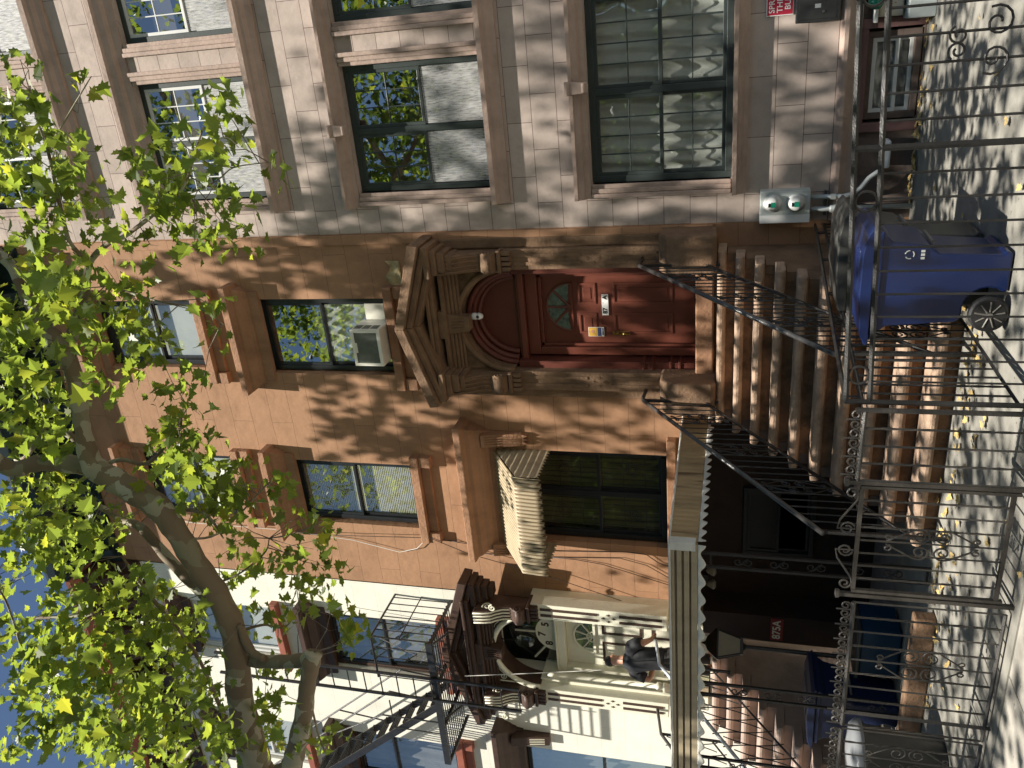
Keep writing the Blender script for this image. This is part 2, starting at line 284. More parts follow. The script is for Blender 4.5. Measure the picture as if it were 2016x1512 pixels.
def text(name, s, m, size, pos, parent, xdir=(1, 0, 0), up=(0, 0, 1), align='CENTER', depth=0.0015, bold=0.0):
    cu = bpy.data.curves.new(name, 'FONT'); cu.body = s; cu.size = size; cu.align_x = align; cu.align_y = 'CENTER'; cu.extrude = depth; cu.offset = bold
    t = bpy.data.objects.new('tmp', cu); C.objects.link(t); bpy.context.view_layer.update()
    me = bpy.data.meshes.new_from_object(t.evaluated_get(bpy.context.evaluated_depsgraph_get())); C.objects.unlink(t); bpy.data.objects.remove(t)
    X = Vector(xdir).normalized(); Y = Vector(up).normalized(); Z = X.cross(Y)
    mm = Matrix(((X.x, Y.x, Z.x, pos[0]), (X.y, Y.y, Z.y, pos[1]), (X.z, Y.z, Z.z, pos[2]), (0, 0, 0, 1)))
    me.transform(mm); me.materials.clear(); me.materials.append(M[m]); me.name = name
    o = bpy.data.objects.new(name, me); C.objects.link(o); o.parent = parent
    if parent.type == 'EMPTY': o.location = -parent.location
    return o
def spiral(c, r0, r1, a0, turns, n=18):
    return [(c[0]+(r0+(r1-r0)*k/n)*math.cos(a0+turns*2*PI*k/n), c[1]+(r0+(r1-r0)*k/n)*math.sin(a0+turns*2*PI*k/n)) for k in range(n+1)]
def to3(pts, o, e1, e2): o = Vector(o); e1 = Vector(e1); e2 = Vector(e2); return [o+e1*a+e2*b for a, b in pts]
UP = (0, 0, 1)

# ------------------------------------------------------------------ the ground
G = -1.9
struct('ground', MB().add([(-300, -300, G-0.16), (300, -300, G-0.16), (300, 300, G-0.16), (-300, 300, G-0.16)], [(0, 1, 2, 3)]), 'asphalt')
struct('sidewalk', MB().box(-60, 60, -9.4, -5.12, G-0.3, G-0.012), 'walk')
struct('areaway', MB().box(-60, 60, -5.12, 0.4, G-0.3, G), 'area')

# ------------------------------------------------------------------ walls, windows
def wall(name, x0, x1, z0, z1, holes, m, parent, y=0.0, depth=0.28):
    xs = sorted({x0, x1, *[h[0] for h in holes], *[h[1] for h in holes]}); zs = sorted({z0, z1, *[h[2] for h in holes], *[h[3] for h in holes]})
    b = MB()
    for i in range(len(xs)-1):
        for j in range(len(zs)-1):
            cx, cz = (xs[i]+xs[i+1])/2, (zs[j]+zs[j+1])/2
            if any(h[0] < cx < h[1] and h[2] < cz < h[3] for h in holes): continue
            b.add([(xs[i], y, zs[j]), (xs[i+1], y, zs[j]), (xs[i+1], y, zs[j+1]), (xs[i], y, zs[j+1])], [(0, 1, 2, 3)])
    for a, c, d, e in holes:
        b.add([(a, y, d), (c, y, d), (c, y, e), (a, y, e), (a, y+depth, d), (c, y+depth, d), (c, y+depth, e), (a, y+depth, e)],
              [(0, 1, 5, 4), (1, 2, 6, 5), (2, 3, 7, 6), (3, 0, 4, 7)])
    return link(name, b, m, parent)
def shell(house, x0, x1, z1, m, deep=9.0):           # party walls, rear wall, roof and a plain room behind the windows
    b = MB(); b.box(x0+0.02, x1-0.02, deep, deep+0.3, G, z1); b.box(x0+0.01, x0+0.2, 0.31, deep-0.002, G, z1); b.box(x1-0.2, x1-0.01, 0.31, deep-0.002, G, z1)
    link('rear_wall', b, m, house)
    link('roof', MB().box(x0+0.01, x1-0.01, 0.31, deep, z1+0.003, z1+0.2), 'asphalt', house)
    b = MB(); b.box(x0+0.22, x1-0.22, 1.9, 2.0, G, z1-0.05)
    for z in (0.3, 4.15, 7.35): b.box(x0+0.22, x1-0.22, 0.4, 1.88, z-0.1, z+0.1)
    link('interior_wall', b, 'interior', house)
def folds(x0, x1, z0, z1, y, amp=0.02, per=0.11, seed=1):
    r = random.Random(seed); ph = r.random()*6
    return MB().grid(lambda u, v: (x0+(x1-x0)*u, y+amp*math.sin((x1-x0)*u/per*2*PI+ph+1.3*math.sin(v*3+u*5))+amp*0.6*math.sin((x1-x0)*u/per*2.7+v), z0+(z1-z0)*v), max(12, int((x1-x0)/per*8)), 10)
def window(house, x0, x1, z0, z1, y, fm='blackframe', fw=0.06, mull=(), trans=0.5, grid=None, sash='blackframe', gm='glass', cur=None, screens=False, gridlow=True, blinds=0, name_label=None, grate=False):
    f = MB(); d0, d1 = y-0.04, y+0.09
    f.box(x0, x0+fw, d0, d1, z0, z1); f.box(x1-fw, x1, d0, d1, z0, z1); f.box(x0+fw, x1-fw, d0, d1, z1-fw, z1); f.box(x0+fw, x1-fw, d0-0.02, d1, z0, z0+fw)
    xs = [x0+fw]
    for mx in mull: f.box(mx-0.04, mx+0.04, d0-0.003, d1, z0+fw, z1-fw); xs += [mx-0.04, mx+0.04]
    xs.append(x1-fw); W = link('window', f, fm, house, bevel=0.006)
    if name_label: W['label'] = name_label
    zt = z0+(z1-z0)*trans; sw = 0.042
    for i in range(0, len(xs), 2):
        a, b = xs[i], xs[i+1]
        for k, (za, zb, ys) in enumerate(((z0+fw, zt+0.02, y+0.03), (zt-0.02, z1-fw, y-0.01))):
            s = MB(); s.box(a, a+sw, ys-0.02, ys+0.02, za, zb); s.box(b-sw, b, ys-0.02, ys+0.02, za, zb); s.box(a+sw, b-sw, ys-0.02, ys+0.02, za, za+sw); s.box(a+sw, b-sw, ys-0.02, ys+0.02, zb-sw, zb)
            if grid and (k == 1 or gridlow):
                for g in range(1, grid[0]): gx = a+sw+(b-a-2*sw)*g/grid[0]; s.box(gx-0.008, gx+0.008, ys-0.012, ys+0.012, za+sw, zb-sw)
                for g in range(1, grid[1]): gz = za+sw+(zb-za-2*sw)*g/grid[1]; s.box(a+sw, b-sw, ys-0.0105, ys+0.0105, gz-0.008, gz+0.008)
            link('sash', s, sash, W, bevel=0.004)
            link('pane', MB().add([(a+sw-0.003, ys, za+sw-0.003), (b-sw+0.003, ys, za+sw-0.003), (b-sw+0.003, ys, zb-sw+0.003), (a+sw-0.003, ys, zb-sw+0.003)], [(0, 1, 2, 3)]), gm, W)
            if screens and k == 0: link('insect_screen', MB().box(a+0.012, b-0.012, ys-0.046, ys-0.042, za, zb-0.01), 'screen', W)
    if cur == 'sheer': link('curtain', folds(x0+0.08, x1-0.08, z0+0.07, z1-0.07, y+0.12, 0.025, 0.16, int(x0*100)), 'curtain', W, smooth=True)
    if cur == 'grey': link('curtain', folds(x0+0.08, x1-0.08, z0+0.07, z1-0.07, y+0.12, 0.03, 0.2, int(x0*100)), 'greycurt', W, smooth=True)
    if cur == 'green': link('curtain', folds(x0+0.08, x1-0.08, z0+0.07, z1-0.07, y+0.2, 0.03, 0.14, 5), M['greencurt'], W, smooth=True)
    if cur == 'half': link('curtain', folds(x0+0.08, x1-0.08, z0+0.07, z0+(z1-z0)*0.62, y+0.12, 0.025, 0.16, int(x0*100)), 'curtain', W, smooth=True)
    if cur == 'blind':
        b = MB(); z = z0+0.09
        while z < z1-0.07: b.box(x0+0.09, x1-0.09, y+0.075, y+0.095, z, z+0.018); z += 0.032
        link('blind', b, 'blind', W)
    if cur == 'shade': link('blind', MB().box(x0+0.09, x1-0.09, y+0.075, y+0.085, z0+0.1, z1-0.1), 'curtain', W)
    if grate:
        b = MB(); n = int((x1-x0)/0.09)
        for k in range(1, n): b.box(x0+(x1-x0)*k/n-0.005, x0+(x1-x0)*k/n+0.005, y+0.06, y+0.07, z0+0.08, z1-0.08)
        for k in range(1, 8): b.box(x0+0.08, x1-0.08, y+0.056, y+0.0595, z0+(z1-z0)*k/8-0.005, z0+(z1-z0)*k/8+0.005)
        for cx in ((x0*3+x1)/4, (x0+3*x1)/4):
            for cz in (z0+0.5, z1-1.0):
                for a0 in (0, PI): b.tube(to3(spiral((0, 0), 0.12, 0.03, a0, 1.3), (cx, y+0.075, cz), (1, 0, 0), UP), 0.006, 5)
        link('window_grate', b, 'ironworn', W)
    return W
def mould(prof, x0, x1, yb=0.0):                      # profile [(proud, z)...] swept along X
    pts = [(yb-p, z) for p, z in prof]; return MB().prism(pts+[(yb+0.05, prof[-1][1]), (yb+0.05, prof[0][1])], 'x', x0, x1)
def mould_ret(prof, x0, x1, yb=0.0, k=0.55):         # moulded cornice with mitred returns
    b = MB(); V = []; F = []
    for p, z in prof: V += [(x0-p*k, yb+0.05, z), (x0-p*k, yb-p, z), (x1+p*k, yb-p, z), (x1+p*k, yb+0.05, z)]
    for i in range(len(prof)-1):
        for q in range(4): F.append((i*4+q, i*4+(q+1) % 4, i*4+4+(q+1) % 4, i*4+4+q))
    n = len(prof); F += [(3, 2, 1, 0), (4*n-4, 4*n-3, 4*n-2, 4*n-1)]
    return b.add(V, F)
def lintel(house, x0, x1, zb, m, p=0.3, scale=1.0):   # bracketless stone hood over an upper window
    k = scale; prof = [(0.04, zb-0.02), (0.045, zb+0.13*k), (0.075, zb+0.135*k), (0.085, zb+0.17*k), (p*0.42, zb+0.2*k), (p*0.62, zb+0.265*k), (p*0.66, zb+0.3*k), (p*0.93, zb+0.315*k), (p, zb+0.33*k), (p, zb+0.42*k), (0.04, zb+0.47*k)]
    return link('lintel', mould_ret(prof, x0, x1), m, house)
def sill(house, x0, x1, zt, m, p=0.13, lugs=True, h=0.14):
    b = MB(); b.box(x0-0.2, x1+0.2, -p, 0.2, zt-h, zt)
    if lugs:
        b.box(x0-0.2, x0-0.02, -p*0.8, 0.05, zt-h-0.19, zt-h-0.001); b.box(x1+0.02, x1+0.2, -p*0.8, 0.05, zt-h-0.19, zt-h-0.001)
        b.box(x0-0.018, x1+0.018, -0.05, 0.05, zt-h-0.15, zt-h-0.001)
    return link('sill', b, m, house, bevel=0.012)

# ------------------------------------------------------------------ arched portal with a pedimented hood on consoles
def portal(house, cx, yo, hw, st, wood, doorm, hood_p=0.62, hx=None, hhw=1.17, white=False, trimc=None, zpk=4.47):
    hx = cx if hx is None else hx
    A = lambda *a: MB().box(*a)
    # pilasters, their sunk panels, capitals and plinths
    ow = hw+0.28
    for s in (-1, 1):
        xa, xb = sorted((cx+s*hw, cx+s*ow))
        P = link('pilaster', A(xa, xb, yo-0.12, yo+0.12, 0.9, 3.05), st, house, bevel=0.01)
        g = MB()
        for q in (0.3, 0.7):
            gx = xa+(xb-xa)*q
            for za, zb in ((0.98, 1.62), (1.95, 2.85)): g.box(gx-0.022, gx+0.022, yo-0.132, yo-0.119, za, zb)
        for (dx, dz) in ((0, 0.08), (0, -0.08), (0.06, 0), (-0.06, 0)):
            mx, mz = (xa+xb)/2+dx, 1.785+dz; g.box(mx-0.005, mx+0.005, yo-0.13, yo-0.119, mz-0.03, mz+0.03); g.box(mx-0.02, mx-0.0052, yo-0.129, yo-0.119, mz-0.005, mz+0.005); g.box(mx+0.0052, mx+0.02, yo-0.129, yo-0.119, mz-0.005, mz+0.005)
        link('pilaster_panel', g, 'dkbrown' if white else st, P)
        cpl = MB()
        for k in range(4): cpl.box(xa+0.005+k*(xb-xa)/4, xa+(k+1)*(xb-xa)/4-0.012, yo-0.2, yo-0.121, 2.88, 3.0)
        cpl.box(xa-0.01, xb+0.01, yo-0.24, yo+0.1, 3.0, 3.05); link('capital', cpl, 'dkbrown' if white else st, P, bevel=0.01)
        # console: S-shaped bracket with a scroll at its foot
        pr = [(yo+0.05, 3.06), (yo-0.2, 3.06), (yo-0.3, 3.1), (yo-0.33, 3.17), (yo-0.29, 3.24), (yo-0.235, 3.3), (yo-0.25, 3.42), (yo-0.3, 3.52), (yo-0.36, 3.6), (yo-0.38, 3.7), (yo-0.4, 3.86), (yo+0.05, 3.86)]
        cs = link('console', MB().prism(pr, 'x', xa+0.015, xb-0.015), 'dkbrown' if white else st, house, bevel=0.012)
        r = MB()
        for k in range(4):
            rx = xa+0.05+k*(xb-xa-0.1)/3
            r.tube([(rx, p[0]-0.008, p[1]) for p in pr[5:11]], 0.013, 6)
        link('flute', r, 'cream' if white else st, cs, smooth=True)
        r = MB(); sx = (xb+0.0) if s > 0 else xa
        for side in (xa+0.012, xb-0.012):
            link('console_volute', MB().tube([(side, yo-0.25+u, 3.66+v) for u, v in spiral((0, 0), 0.08, 0.015, 2, -1.5)], 0.012, 6), 'cream' if white else st, cs, smooth=True)
            r.tube([(side, yo-0.26+u, 3.17+v) for u, v in spiral((0, 0), 0.07, 0.015, 0, 1.5)], 0.012, 6)
        r.tube([(xa+0.03, yo-0.27, 3.16), (xb-0.03, yo-0.27, 3.16)], 0.062, 12)
        link('console_scroll', r, 'dkbrown' if white else st, cs, smooth=True)
        # side strip next to the pilaster
        x2 = xb if s > 0 else xa
        if not white: link('side_strip', A(x2, x2+s*0.14, yo-0.05, yo+0.1, 0.3, 3.9), st, house, bevel=0.02)
    # spandrel with the round arch
    ar, zc = hw-0.04, 2.98
    arc = [(cx+ar*math.cos(PI*k/28), zc+(ar*0.99)*math.sin(PI*k/28)) for k in range(29)]
    half = MB(); top = 3.78
    half.prism([(cx+hw+0.02, top), (cx-hw-0.02, top), (cx-hw-0.02, zc)]+arc[::-1]+[(cx+hw+0.02, zc)], 'y', yo-0.06, yo+0.24)
    sp = link('spandrel', half, 'dkbrown' if white else st, house)
    rg = MB(); rg.tube([(x, yo-0.075, z) for x, z in [(cx+(ar+0.05)*math.cos(PI*k/28), zc+(ar+0.05)*math.sin(PI*k/28)) for k in range(29)]], 0.045, 8)
    link('arch_moulding', rg, 'cream' if white else st, sp, smooth=True)
    for s in (-1, 1):
        orn = MB(); ox, oz = cx+s*(hw-0.12), 3.6
        tri = [(cx+s*(hw-0.03), 3.72), (cx+s*0.2, 3.72), (cx+s*0.24, 3.69), (cx+s*0.45, 3.60), (cx+s*0.58, 3.46), (cx+s*0.63, 3.30), (cx+s*(hw-0.03), 3.22)]
        orn.tube([(x, yo-0.068, z) for x, z in tri], 0.014, 6, closed=True)
        orn.tube([(ox+s*u, yo-0.068, oz+v) for u, v in spiral((0, 0), 0.055, 0.012, -2, 1.4)], 0.009, 5)
        orn.tube([(ox-s*0.03, yo-0.066, oz-0.05), (ox-s*0.12, yo-0.066, oz+0.04), (ox-s*0.2, yo-0.066, oz+0.07), (ox-s*0.26, yo-0.066, oz+0.06)], 0.008, 5)
        link('carving', orn, 'cream' if white else st, sp, smooth=True)
    key = MB(); key.prism([(cx-0.1, 3.53), (cx+0.1, 3.53), (cx+0.15, 3.86), (cx-0.15, 3.86)], 'y', yo-0.22, yo-0.055); key.box(cx-0.2, cx+0.2, yo-0.27, yo-0.05, 3.862, 3.96)
    for k in range(4): key.box(cx-0.075+k*0.042, cx-0.055+k*0.042, yo-0.235, yo-0.218, 3.6, 3.78)
    link('keystone', key, 'dkbrown' if white else st, house, bevel=0.012)
    # entablature, end blocks and raking pediment
    hm = 'dkbrown' if white else st
    e = MB(); zz = [(0.2, 3.79, 3.84), (0.26, 3.841, 3.9), (0.34, 3.963, 4.02), (0.38, 4.021, 4.07)]
    for p, za, zb in zz: e.box(hx-hhw+0.34, hx+hhw-0.34, yo-p, yo+0.05, za, zb)
    for k in range(3): e.box(hx-hhw+0.34, hx+hhw-0.34, yo-0.12-0.03*k, yo-0.05, 3.66+0.042*k, 3.70+0.042*k)
    link('entablature', e, hm, house, bevel=0.012)
    b = MB(); pk, ez, th = zpk, zpk-0.36*hhw/1.17, 0.14
    for s in (-1, 1):
        O = [(hx+s*0.0005, pk), (hx+s*hhw, ez), (hx+s*(hhw-0.02), ez-th), (hx+s*0.0005, pk-th)]
        b.prism(O, 'y', yo-hood_p, yo+0.05)
        O2 = [(hx+s*0.0005, pk-th-0.002), (hx+s*(hhw-0.05), ez-th-0.002), (hx+s*(hhw-0.09), ez-th-0.08), (hx+s*0.0005, pk-th-0.08)]
        b.prism(O2, 'y', yo-hood_p+0.07, yo+0.05)
        O3 = [(hx+s*0.0005, pk-th-0.082), (hx+s*(hhw-0.12), ez-th-0.082), (hx+s*(hhw-0.16), ez-th-0.16), (hx+s*0.0005, pk-th-0.16)]
        b.prism(O3, 'y', yo-hood_p+0.15, yo+0.05)
        for (q, za, zb) in ((0.0, ez-th-0.005, ez-th-0.085), (0.06, ez-th-0.086, ez-th-0.16), (0.11, ez-th-0.161, ez-th-0.26), (0.15, ez-th-0.261, ez-th-0.34)):
            xa, xb = sorted((hx+s*(hhw-0.06-q), hx+s*(hhw-0.48+q*0.5))); b.box(xa, xb, yo-hood_p+0.08+q, yo+0.05, zb, za)
    hd = link('pediment', b, hm, house, bevel=0.012)
    if white:
        c = MB()
        for s in (-1, 1): c.tube([(hx+s*(hhw-0.35)+u, yo-0.43, 3.52+v) for u, v in spiral((0, 0), 0.06, 0.01, 0, 1.4)], 0.012, 5)
        link('painted_scroll', c, 'cream', hd)
    return zc, ar

# ------------------------------------------------------------------ the brown house
bh = thing('brownstone_house', 'brown stucco row house with red arched door in the middle of the row', 'house', (-5.42, 0, G))
HB = [(-4.54, -3.35, 4.8, 6.96), (-7.23, -6.07, 4.8, 6.96), (-4.47, -3.36, 7.98, 9.86), (-7.3, -6.07, 7.98, 9.86), (-7.27, -5.7, 0.9, 3.5), (-4.42, -2.94, 0.28, 3.75), (-5.0, -4.2, -1.85, -0.2)]
wall('wall', -8.42, -2.41, G, 11.9, HB, 'stucco', bh)
link('corner_strip', MB().box(-2.56, -2.42, -0.035, 0.05, 0.3, 11.2), 'stucco', bh, bevel=0.01)
shell(bh, -8.42, -2.41, 11.9, 'stucco')
W = window(bh, -4.52, -3.37, 4.82, 6.94, 0.14, mull=(), trans=0.52, cur='half', fw=0.075, gm='glass')
W2 = window(bh, -7.21, -6.09, 4.82, 6.94, 0.14, trans=0.5, cur='blind', fw=0.075, gm='glasslow')
window(bh, -4.46, -3.37, 8.0, 9.84, 0.14, trans=0.48, cur='shade', fw=0.075, gm='glasslow')
window(bh, -7.28, -6.09, 8.0, 9.84, 0.14, trans=0.48, cur='shade', fw=0.075, gm='glasslow')
window(bh, -7.25, -5.72, 0.92, 3.48, 0.16, mull=(-6.46,), trans=0.39, fw=0.08, gm='glassdim', grate=True, cur='green')
window(bh, -7.2, -6.1, -1.1, -0.15, -0.06, trans=0.5, fw=0.06, gm='black', grate=True)  # black panes stand in for the darkness under the porch
for x0, x1 in ((-4.54, -3.35), (-7.23, -6.07)):
    lintel(bh, x0-0.1, x1+0.1, 6.88, 'browntrim'); sill(bh, x0, x1, 4.8, 'browntrim'); sill(bh, x0+0.04, x1-0.04, 7.97, 'browntrim'); lintel(bh, x0-0.05, x1+0.05, 9.86, 'browntrim', 0.26, 0.85)
# first-floor window hood on two fluted brackets
b = mould_ret([(0.05, 3.4), (0.055, 3.5), (0.09, 3.505), (0.1, 3.56), (0.17, 3.60), (0.19, 3.66), (0.27, 3.73), (0.29, 3.79), (0.36, 3.81), (0.38, 3.83), (0.38, 3.93), (0.05, 3.99)], -7.32, -5.42)
L1 = link('lintel', b, 'browntrim', bh, bevel=0.012, label='big cornice hood over the tall first floor window')
for s in (-7.42, -5.5):
    k = link('bracket', MB().prism([(0.05, 2.98), (-0.08, 2.98), (-0.1, 3.05), (-0.14, 3.3), (-0.2, 3.58), (0.05, 3.58)], 'x', s-0.1, s+0.1), 'browntrim', L1, bevel=0.01)
    r = MB()
    for q in (-0.06, -0.02, 0.02, 0.06): r.tube([(s+q, -0.095, 3.06), (s+q, -0.15, 3.3), (s+q, -0.19, 3.52)], 0.012, 5)
    for q in range(3): r.prism([(s-0.09+q*0.06, 2.98), (s-0.03+q*0.06, 2.98), (s-0.06+q*0.06, 2.9)], 'y', -0.08, 0.02)
    L1b = link('bracket_flute', r, 'browntrim', L1)
link('sill', MB().box(-7.3, -5.4, -0.14, 0.2, 0.77, 0.9), 'browntrim', bh, bevel=0.012)
portal(bh, -3.66, 0.0, 0.73, 'portal', 'red2', 'reddoor', 0.62, -3.6, 1.16)
# peeling patch and red arch joinery
b = MB().grid(lambda u, v: (-3.42+0.62*u, -0.012-0.012*math.sin(u*9)*math.sin(v*7), 4.52+0.24*v*(0.8+0.2*math.sin(u*13))), 14, 6); link('peeling_patch', b, 'peel', bh)
bp = MB()
for k, (r0, y) in enumerate(((0.66, 0.06), (0.61, 0.12), (0.55, 0.19))):
    bp.tube([(-3.66+r0*math.cos(PI*q/24), y, 2.95+r0*math.sin(PI*q/24)) for q in range(25)], 0.042, 8)
bp.box(-4.4, -4.29, 0.02, 0.3, 0.52, 2.94); bp.box(-3.03, -2.93, 0.02, 0.3, 0.52, 2.94)
for z in (0.7, 0.82, 1.06, 1.18): bp.box(-4.41, -4.27, 0.0, 0.29, z, z+0.035)
link('door_surround', bp, 'red2', bh, bevel=0.008)
b = MB(); b.prism([(-3.66+0.6*math.cos(PI*q/24), 2.94+0.6*math.sin(PI*q/24)) for q in range(25)], 'y', 0.24, 0.3); link('tympanum', b, 'red2', bh)
b = MB(); b.box(-4.3, -3.02, 0.12, 0.3, 2.82, 2.9); b.box(-4.3, -3.02, 0.16, 0.3, 2.905, 2.935); b.box(-4.26, -3.0, 0.2, 0.32, 2.65, 2.815); b.box(-4.26, -4.15, 0.2, 0.34, 0.52, 2.648); b.box(-3.1, -3.0, 0.2, 0.34, 0.52, 2.648); b.box(-4.148, -4.11, 0.25, 0.34, 0.52, 2.61); b.box(-3.14, -3.102, 0.25, 0.34, 0.52, 2.61); b.box(-4.108, -3.142, 0.25, 0.34, 2.6, 2.648)
link('door_frame', b, 'reddoor', bh, bevel=0.01)
D = link('door', MB().box(-4.11, -3.14, 0.31, 0.36, 0.53, 2.6), 'reddoor', bh, label='brick red panelled entrance door')
pn = MB()
for xa, xb in ((-3.98, -3.68), (-3.55, -3.25)):
    for za, zb in ((1.85, 2.1), (0.82, 1.62)):
        pn.box(xa, xa+0.03, 0.297, 0.312, za, zb); pn.box(xb-0.03, xb, 0.297, 0.312, za, zb); pn.box(xa+0.03, xb-0.03, 0.297, 0.312, za, za+0.03); pn.box(xa+0.03, xb-0.03, 0.297, 0.312, zb-0.03, zb); pn.box(xa+0.07, xb-0.07, 0.303, 0.312, za+0.07, zb-0.07)
link('door_panel', pn, 'reddoor', D, bevel=0.006)
fx, fz, fr_ = -3.59, 2.19, 0.33
for k in range(4):
    a0, a1 = PI*k/4+0.05, PI*(k+1)/4-0.05
    pts = [(fx+0.06*math.cos((a0+a1)/2), fz+0.045+0.04*math.sin((a0+a1)/2))]+[(fx+fr_*math.cos(a0+(a1-a0)*q/6), fz+0.02+fr_*math.sin(a0+(a1-a0)*q/6)) for q in range(7)]
    link('fan_pane', MB().prism(pts, 'y', 0.3005, 0.32), 'frost', D)
fm = MB(); fm.tube([(fx+(fr_+0.012)*math.cos(PI*q/20), 0.3, fz+0.015+(fr_+0.012)*math.sin(PI*q/20)) for q in range(21)], 0.015, 6)
for k in range(1, 4): fm.tube([(fx, 0.3, fz+0.02), (fx+fr_*math.cos(PI*k/4), 0.3, fz+0.02+fr_*math.sin(PI*k/4))], 0.016, 6)
fm.box(fx-fr_-0.02, fx+fr_+0.02, 0.29, 0.31, fz-0.012, fz+0.015); link('fan_bars', fm, 'reddoor', D)
hp = link('lock_plate', MB().box(-4.0, -3.945, 0.3, 0.311, 1.4, 1.64), 'brass', D, bevel=0.004)
link('knob', MB().lathe([(0.008, 0), (0.012, -0.02), (0.026, -0.035), (0.026, -0.05), (0.005, -0.06)], (-3.972, 0.3, 1.48), 'y', 14), 'brass', hp, smooth=True)
link('lock_cylinder', MB().lathe([(0.014, 0), (0.014, -0.012), (0.004, -0.014)], (-3.972, 0.3, 1.57), 'y', 12), 'brass', hp, smooth=True)
link('threshold', MB().box(-4.4, -2.95, -0.16, 0.33, 0.28, 0.505), 'browntrim', bh, bevel=0.02)
# basement front under the patio roof: a dark overlay paints in the porch shade
link('basement_shade_panel', MB().box(-8.4, -5.02, -0.03, -0.002, G, 0.5), M['porchshade'], bh); bd = link('basement_door', MB().box(-5.0, -4.22, 0.16, 0.22, -1.85, -0.22), 'panel', bh)
# roof cornice
b = MB(); b.box(-8.42, -2.45, -0.06, 0.05, 10.95, 11.5); b.box(-8.44, -2.43, -0.16, 0.05, 11.501, 11.62)
x = -8.25
while x < -2.6: b.prism([(-0.061, 11.0), (-0.14, 11.0), (-0.2, 11.2), (-0.55, 11.45), (-0.62, 11.62), (-0.061, 11.62)], 'x', x, x+0.14); x += 0.62
x = -8.35
while x < -2.6: b.box(x, x+0.07, -0.3, -0.161, 11.55, 11.62); x += 0.13
b.prism([(0.05, 11.623), (-0.68, 11.623), (-0.72, 11.72), (-0.76, 11.76), (-0.8, 11.9), (-0.8, 11.96), (0.05, 12.0)], 'x', -8.46, -2.41)
link('cornice', b, 'cornice', bh, label='dark green bracketed roof cornice')
nb = thing('house_number', 'white strip reading 87 A stuck on the red door', 'sign', (-3.555, 0.3, 1.69)); link('plate', MB().box(-3.71, -3.41, 0.292, 0.3, 1.685, 1.775), 'whitep', nb)
text('numeral', '87', 'black', 0.085, (-3.645, 0.29, 1.73), nb, bold=0.002); text('letter', 'A', 'black', 0.085, (-3.455, 0.29, 1.73), nb, bold=0.002); link('mark', MB().box(-3.535, -3.53, 0.29, 0.2925, 1.75, 1.765), 'black', nb)
fl = thing('flyer', 'small orange and navy flyer stuck on the red door above the brass lock', 'flyer', (-3.95, 0.3, 1.76)); link('sheet', MB().box(-4.02, -3.885, 0.295, 0.299, 1.76, 1.98), 'whitep', fl)
link('print', MB().box(-4.015, -3.89, 0.292, 0.2945, 1.86, 1.975), 'flyer1', fl); link('print', MB().box(-4.015, -3.89, 0.292, 0.2945, 1.80, 1.85), 'flyer2', fl); link('portrait', MB().lathe([(0.026, 0), (0.026, -0.002), (0.001, -0.0025)], (-3.945, 0.292, 1.92), 'y', 16), 'skin', fl); link('print', MB().box(-4.005, -3.9, 0.292, 0.2945, 1.77, 1.785), 'flyer2', fl)
cm = thing('security_camera', 'white dome security camera hanging under the arch above the red door', 'camera', (-3.6, -0.02, 3.46)); link('mount', MB().lathe([(0.042, 0.03), (0.048, 0.05), (0.048, 0.1), (0.04, 0.105)], (-3.6, -0.05, 3.425), 'z', 20), 'whitep', cm, smooth=True)
link('dome', MB().lathe([(0.004, -0.055), (0.028, -0.045), (0.045, -0.015), (0.05, 0.01), (0.045, 0.03)], (-3.6, -0.05, 3.425), 'z', 20), 'whitep', cm, smooth=True); link('lens', MB().lathe([(0.02, 0.008), (0.022, 0), (0.018, -0.008), (0.002, -0.011)], (-3.595, -0.1, 3.44), 'y', 14), 'black', cm, smooth=True)

# ------------------------------------------------------------------ window air conditioners
def ac(x0, x1, z0, z1, yf, label, yb=0.1):
    t = thing('air_conditioner', label, 'air conditioner', ((x0+x1)/2, 0.0, z0), 'air conditioners in the brown house windows')
    b = MB(); f = 0.045
    b.box(x0, x1, yf+0.012, yb, z0, z1); link('case', b, 'acwhite', t, bevel=0.008)
    b = MB(); b.box(x0, x0+f, yf-0.01, yf+0.011, z0, z1); b.box(x1-f, x1, yf-0.01, yf+0.011, z0, z1); b.box(x0+f, x1-f, yf-0.01, yf+0.011, z0, z0+f*1.2); b.box(x0+f, x1-f, yf-0.01, yf+0.011, z1-f, z1); b.box(x0+0.2, x1-0.2, yf-0.008, yf+0.011, z1-f-0.03, z1-f-0.001); link('front_frame', b, 'acwhite', t, bevel=0.006)
    b = MB(); b.box(x0+f-0.004, x1-f+0.004, yf, yf+0.0115, z0+f, z1-f-0.001)
    link('grille', b, 'acgrille', t)
    v = MB()
    for k in range(3):
        for j in range(9): v.box(x1+0.001, x1+0.003, yf+0.05+0.016*j, yf+0.058+0.016*j, z0+0.05+0.13*k, z0+0.16+0.13*k)
    link('side_vent', v, 'acgrille', t)
    return t
ac(-4.25, -3.7, 4.83, 5.28, -0.34, 'white window air conditioner with scratched grey grille, above the pediment')
link('filler_panel', MB().box(-3.69, -3.45, 0.07, 0.09, 4.9, 5.2), 'acwhite', W)
ac(-7.0, -6.35, 8.04, 8.42, -0.12, 'white air conditioner in the upper left window, half behind leaves')

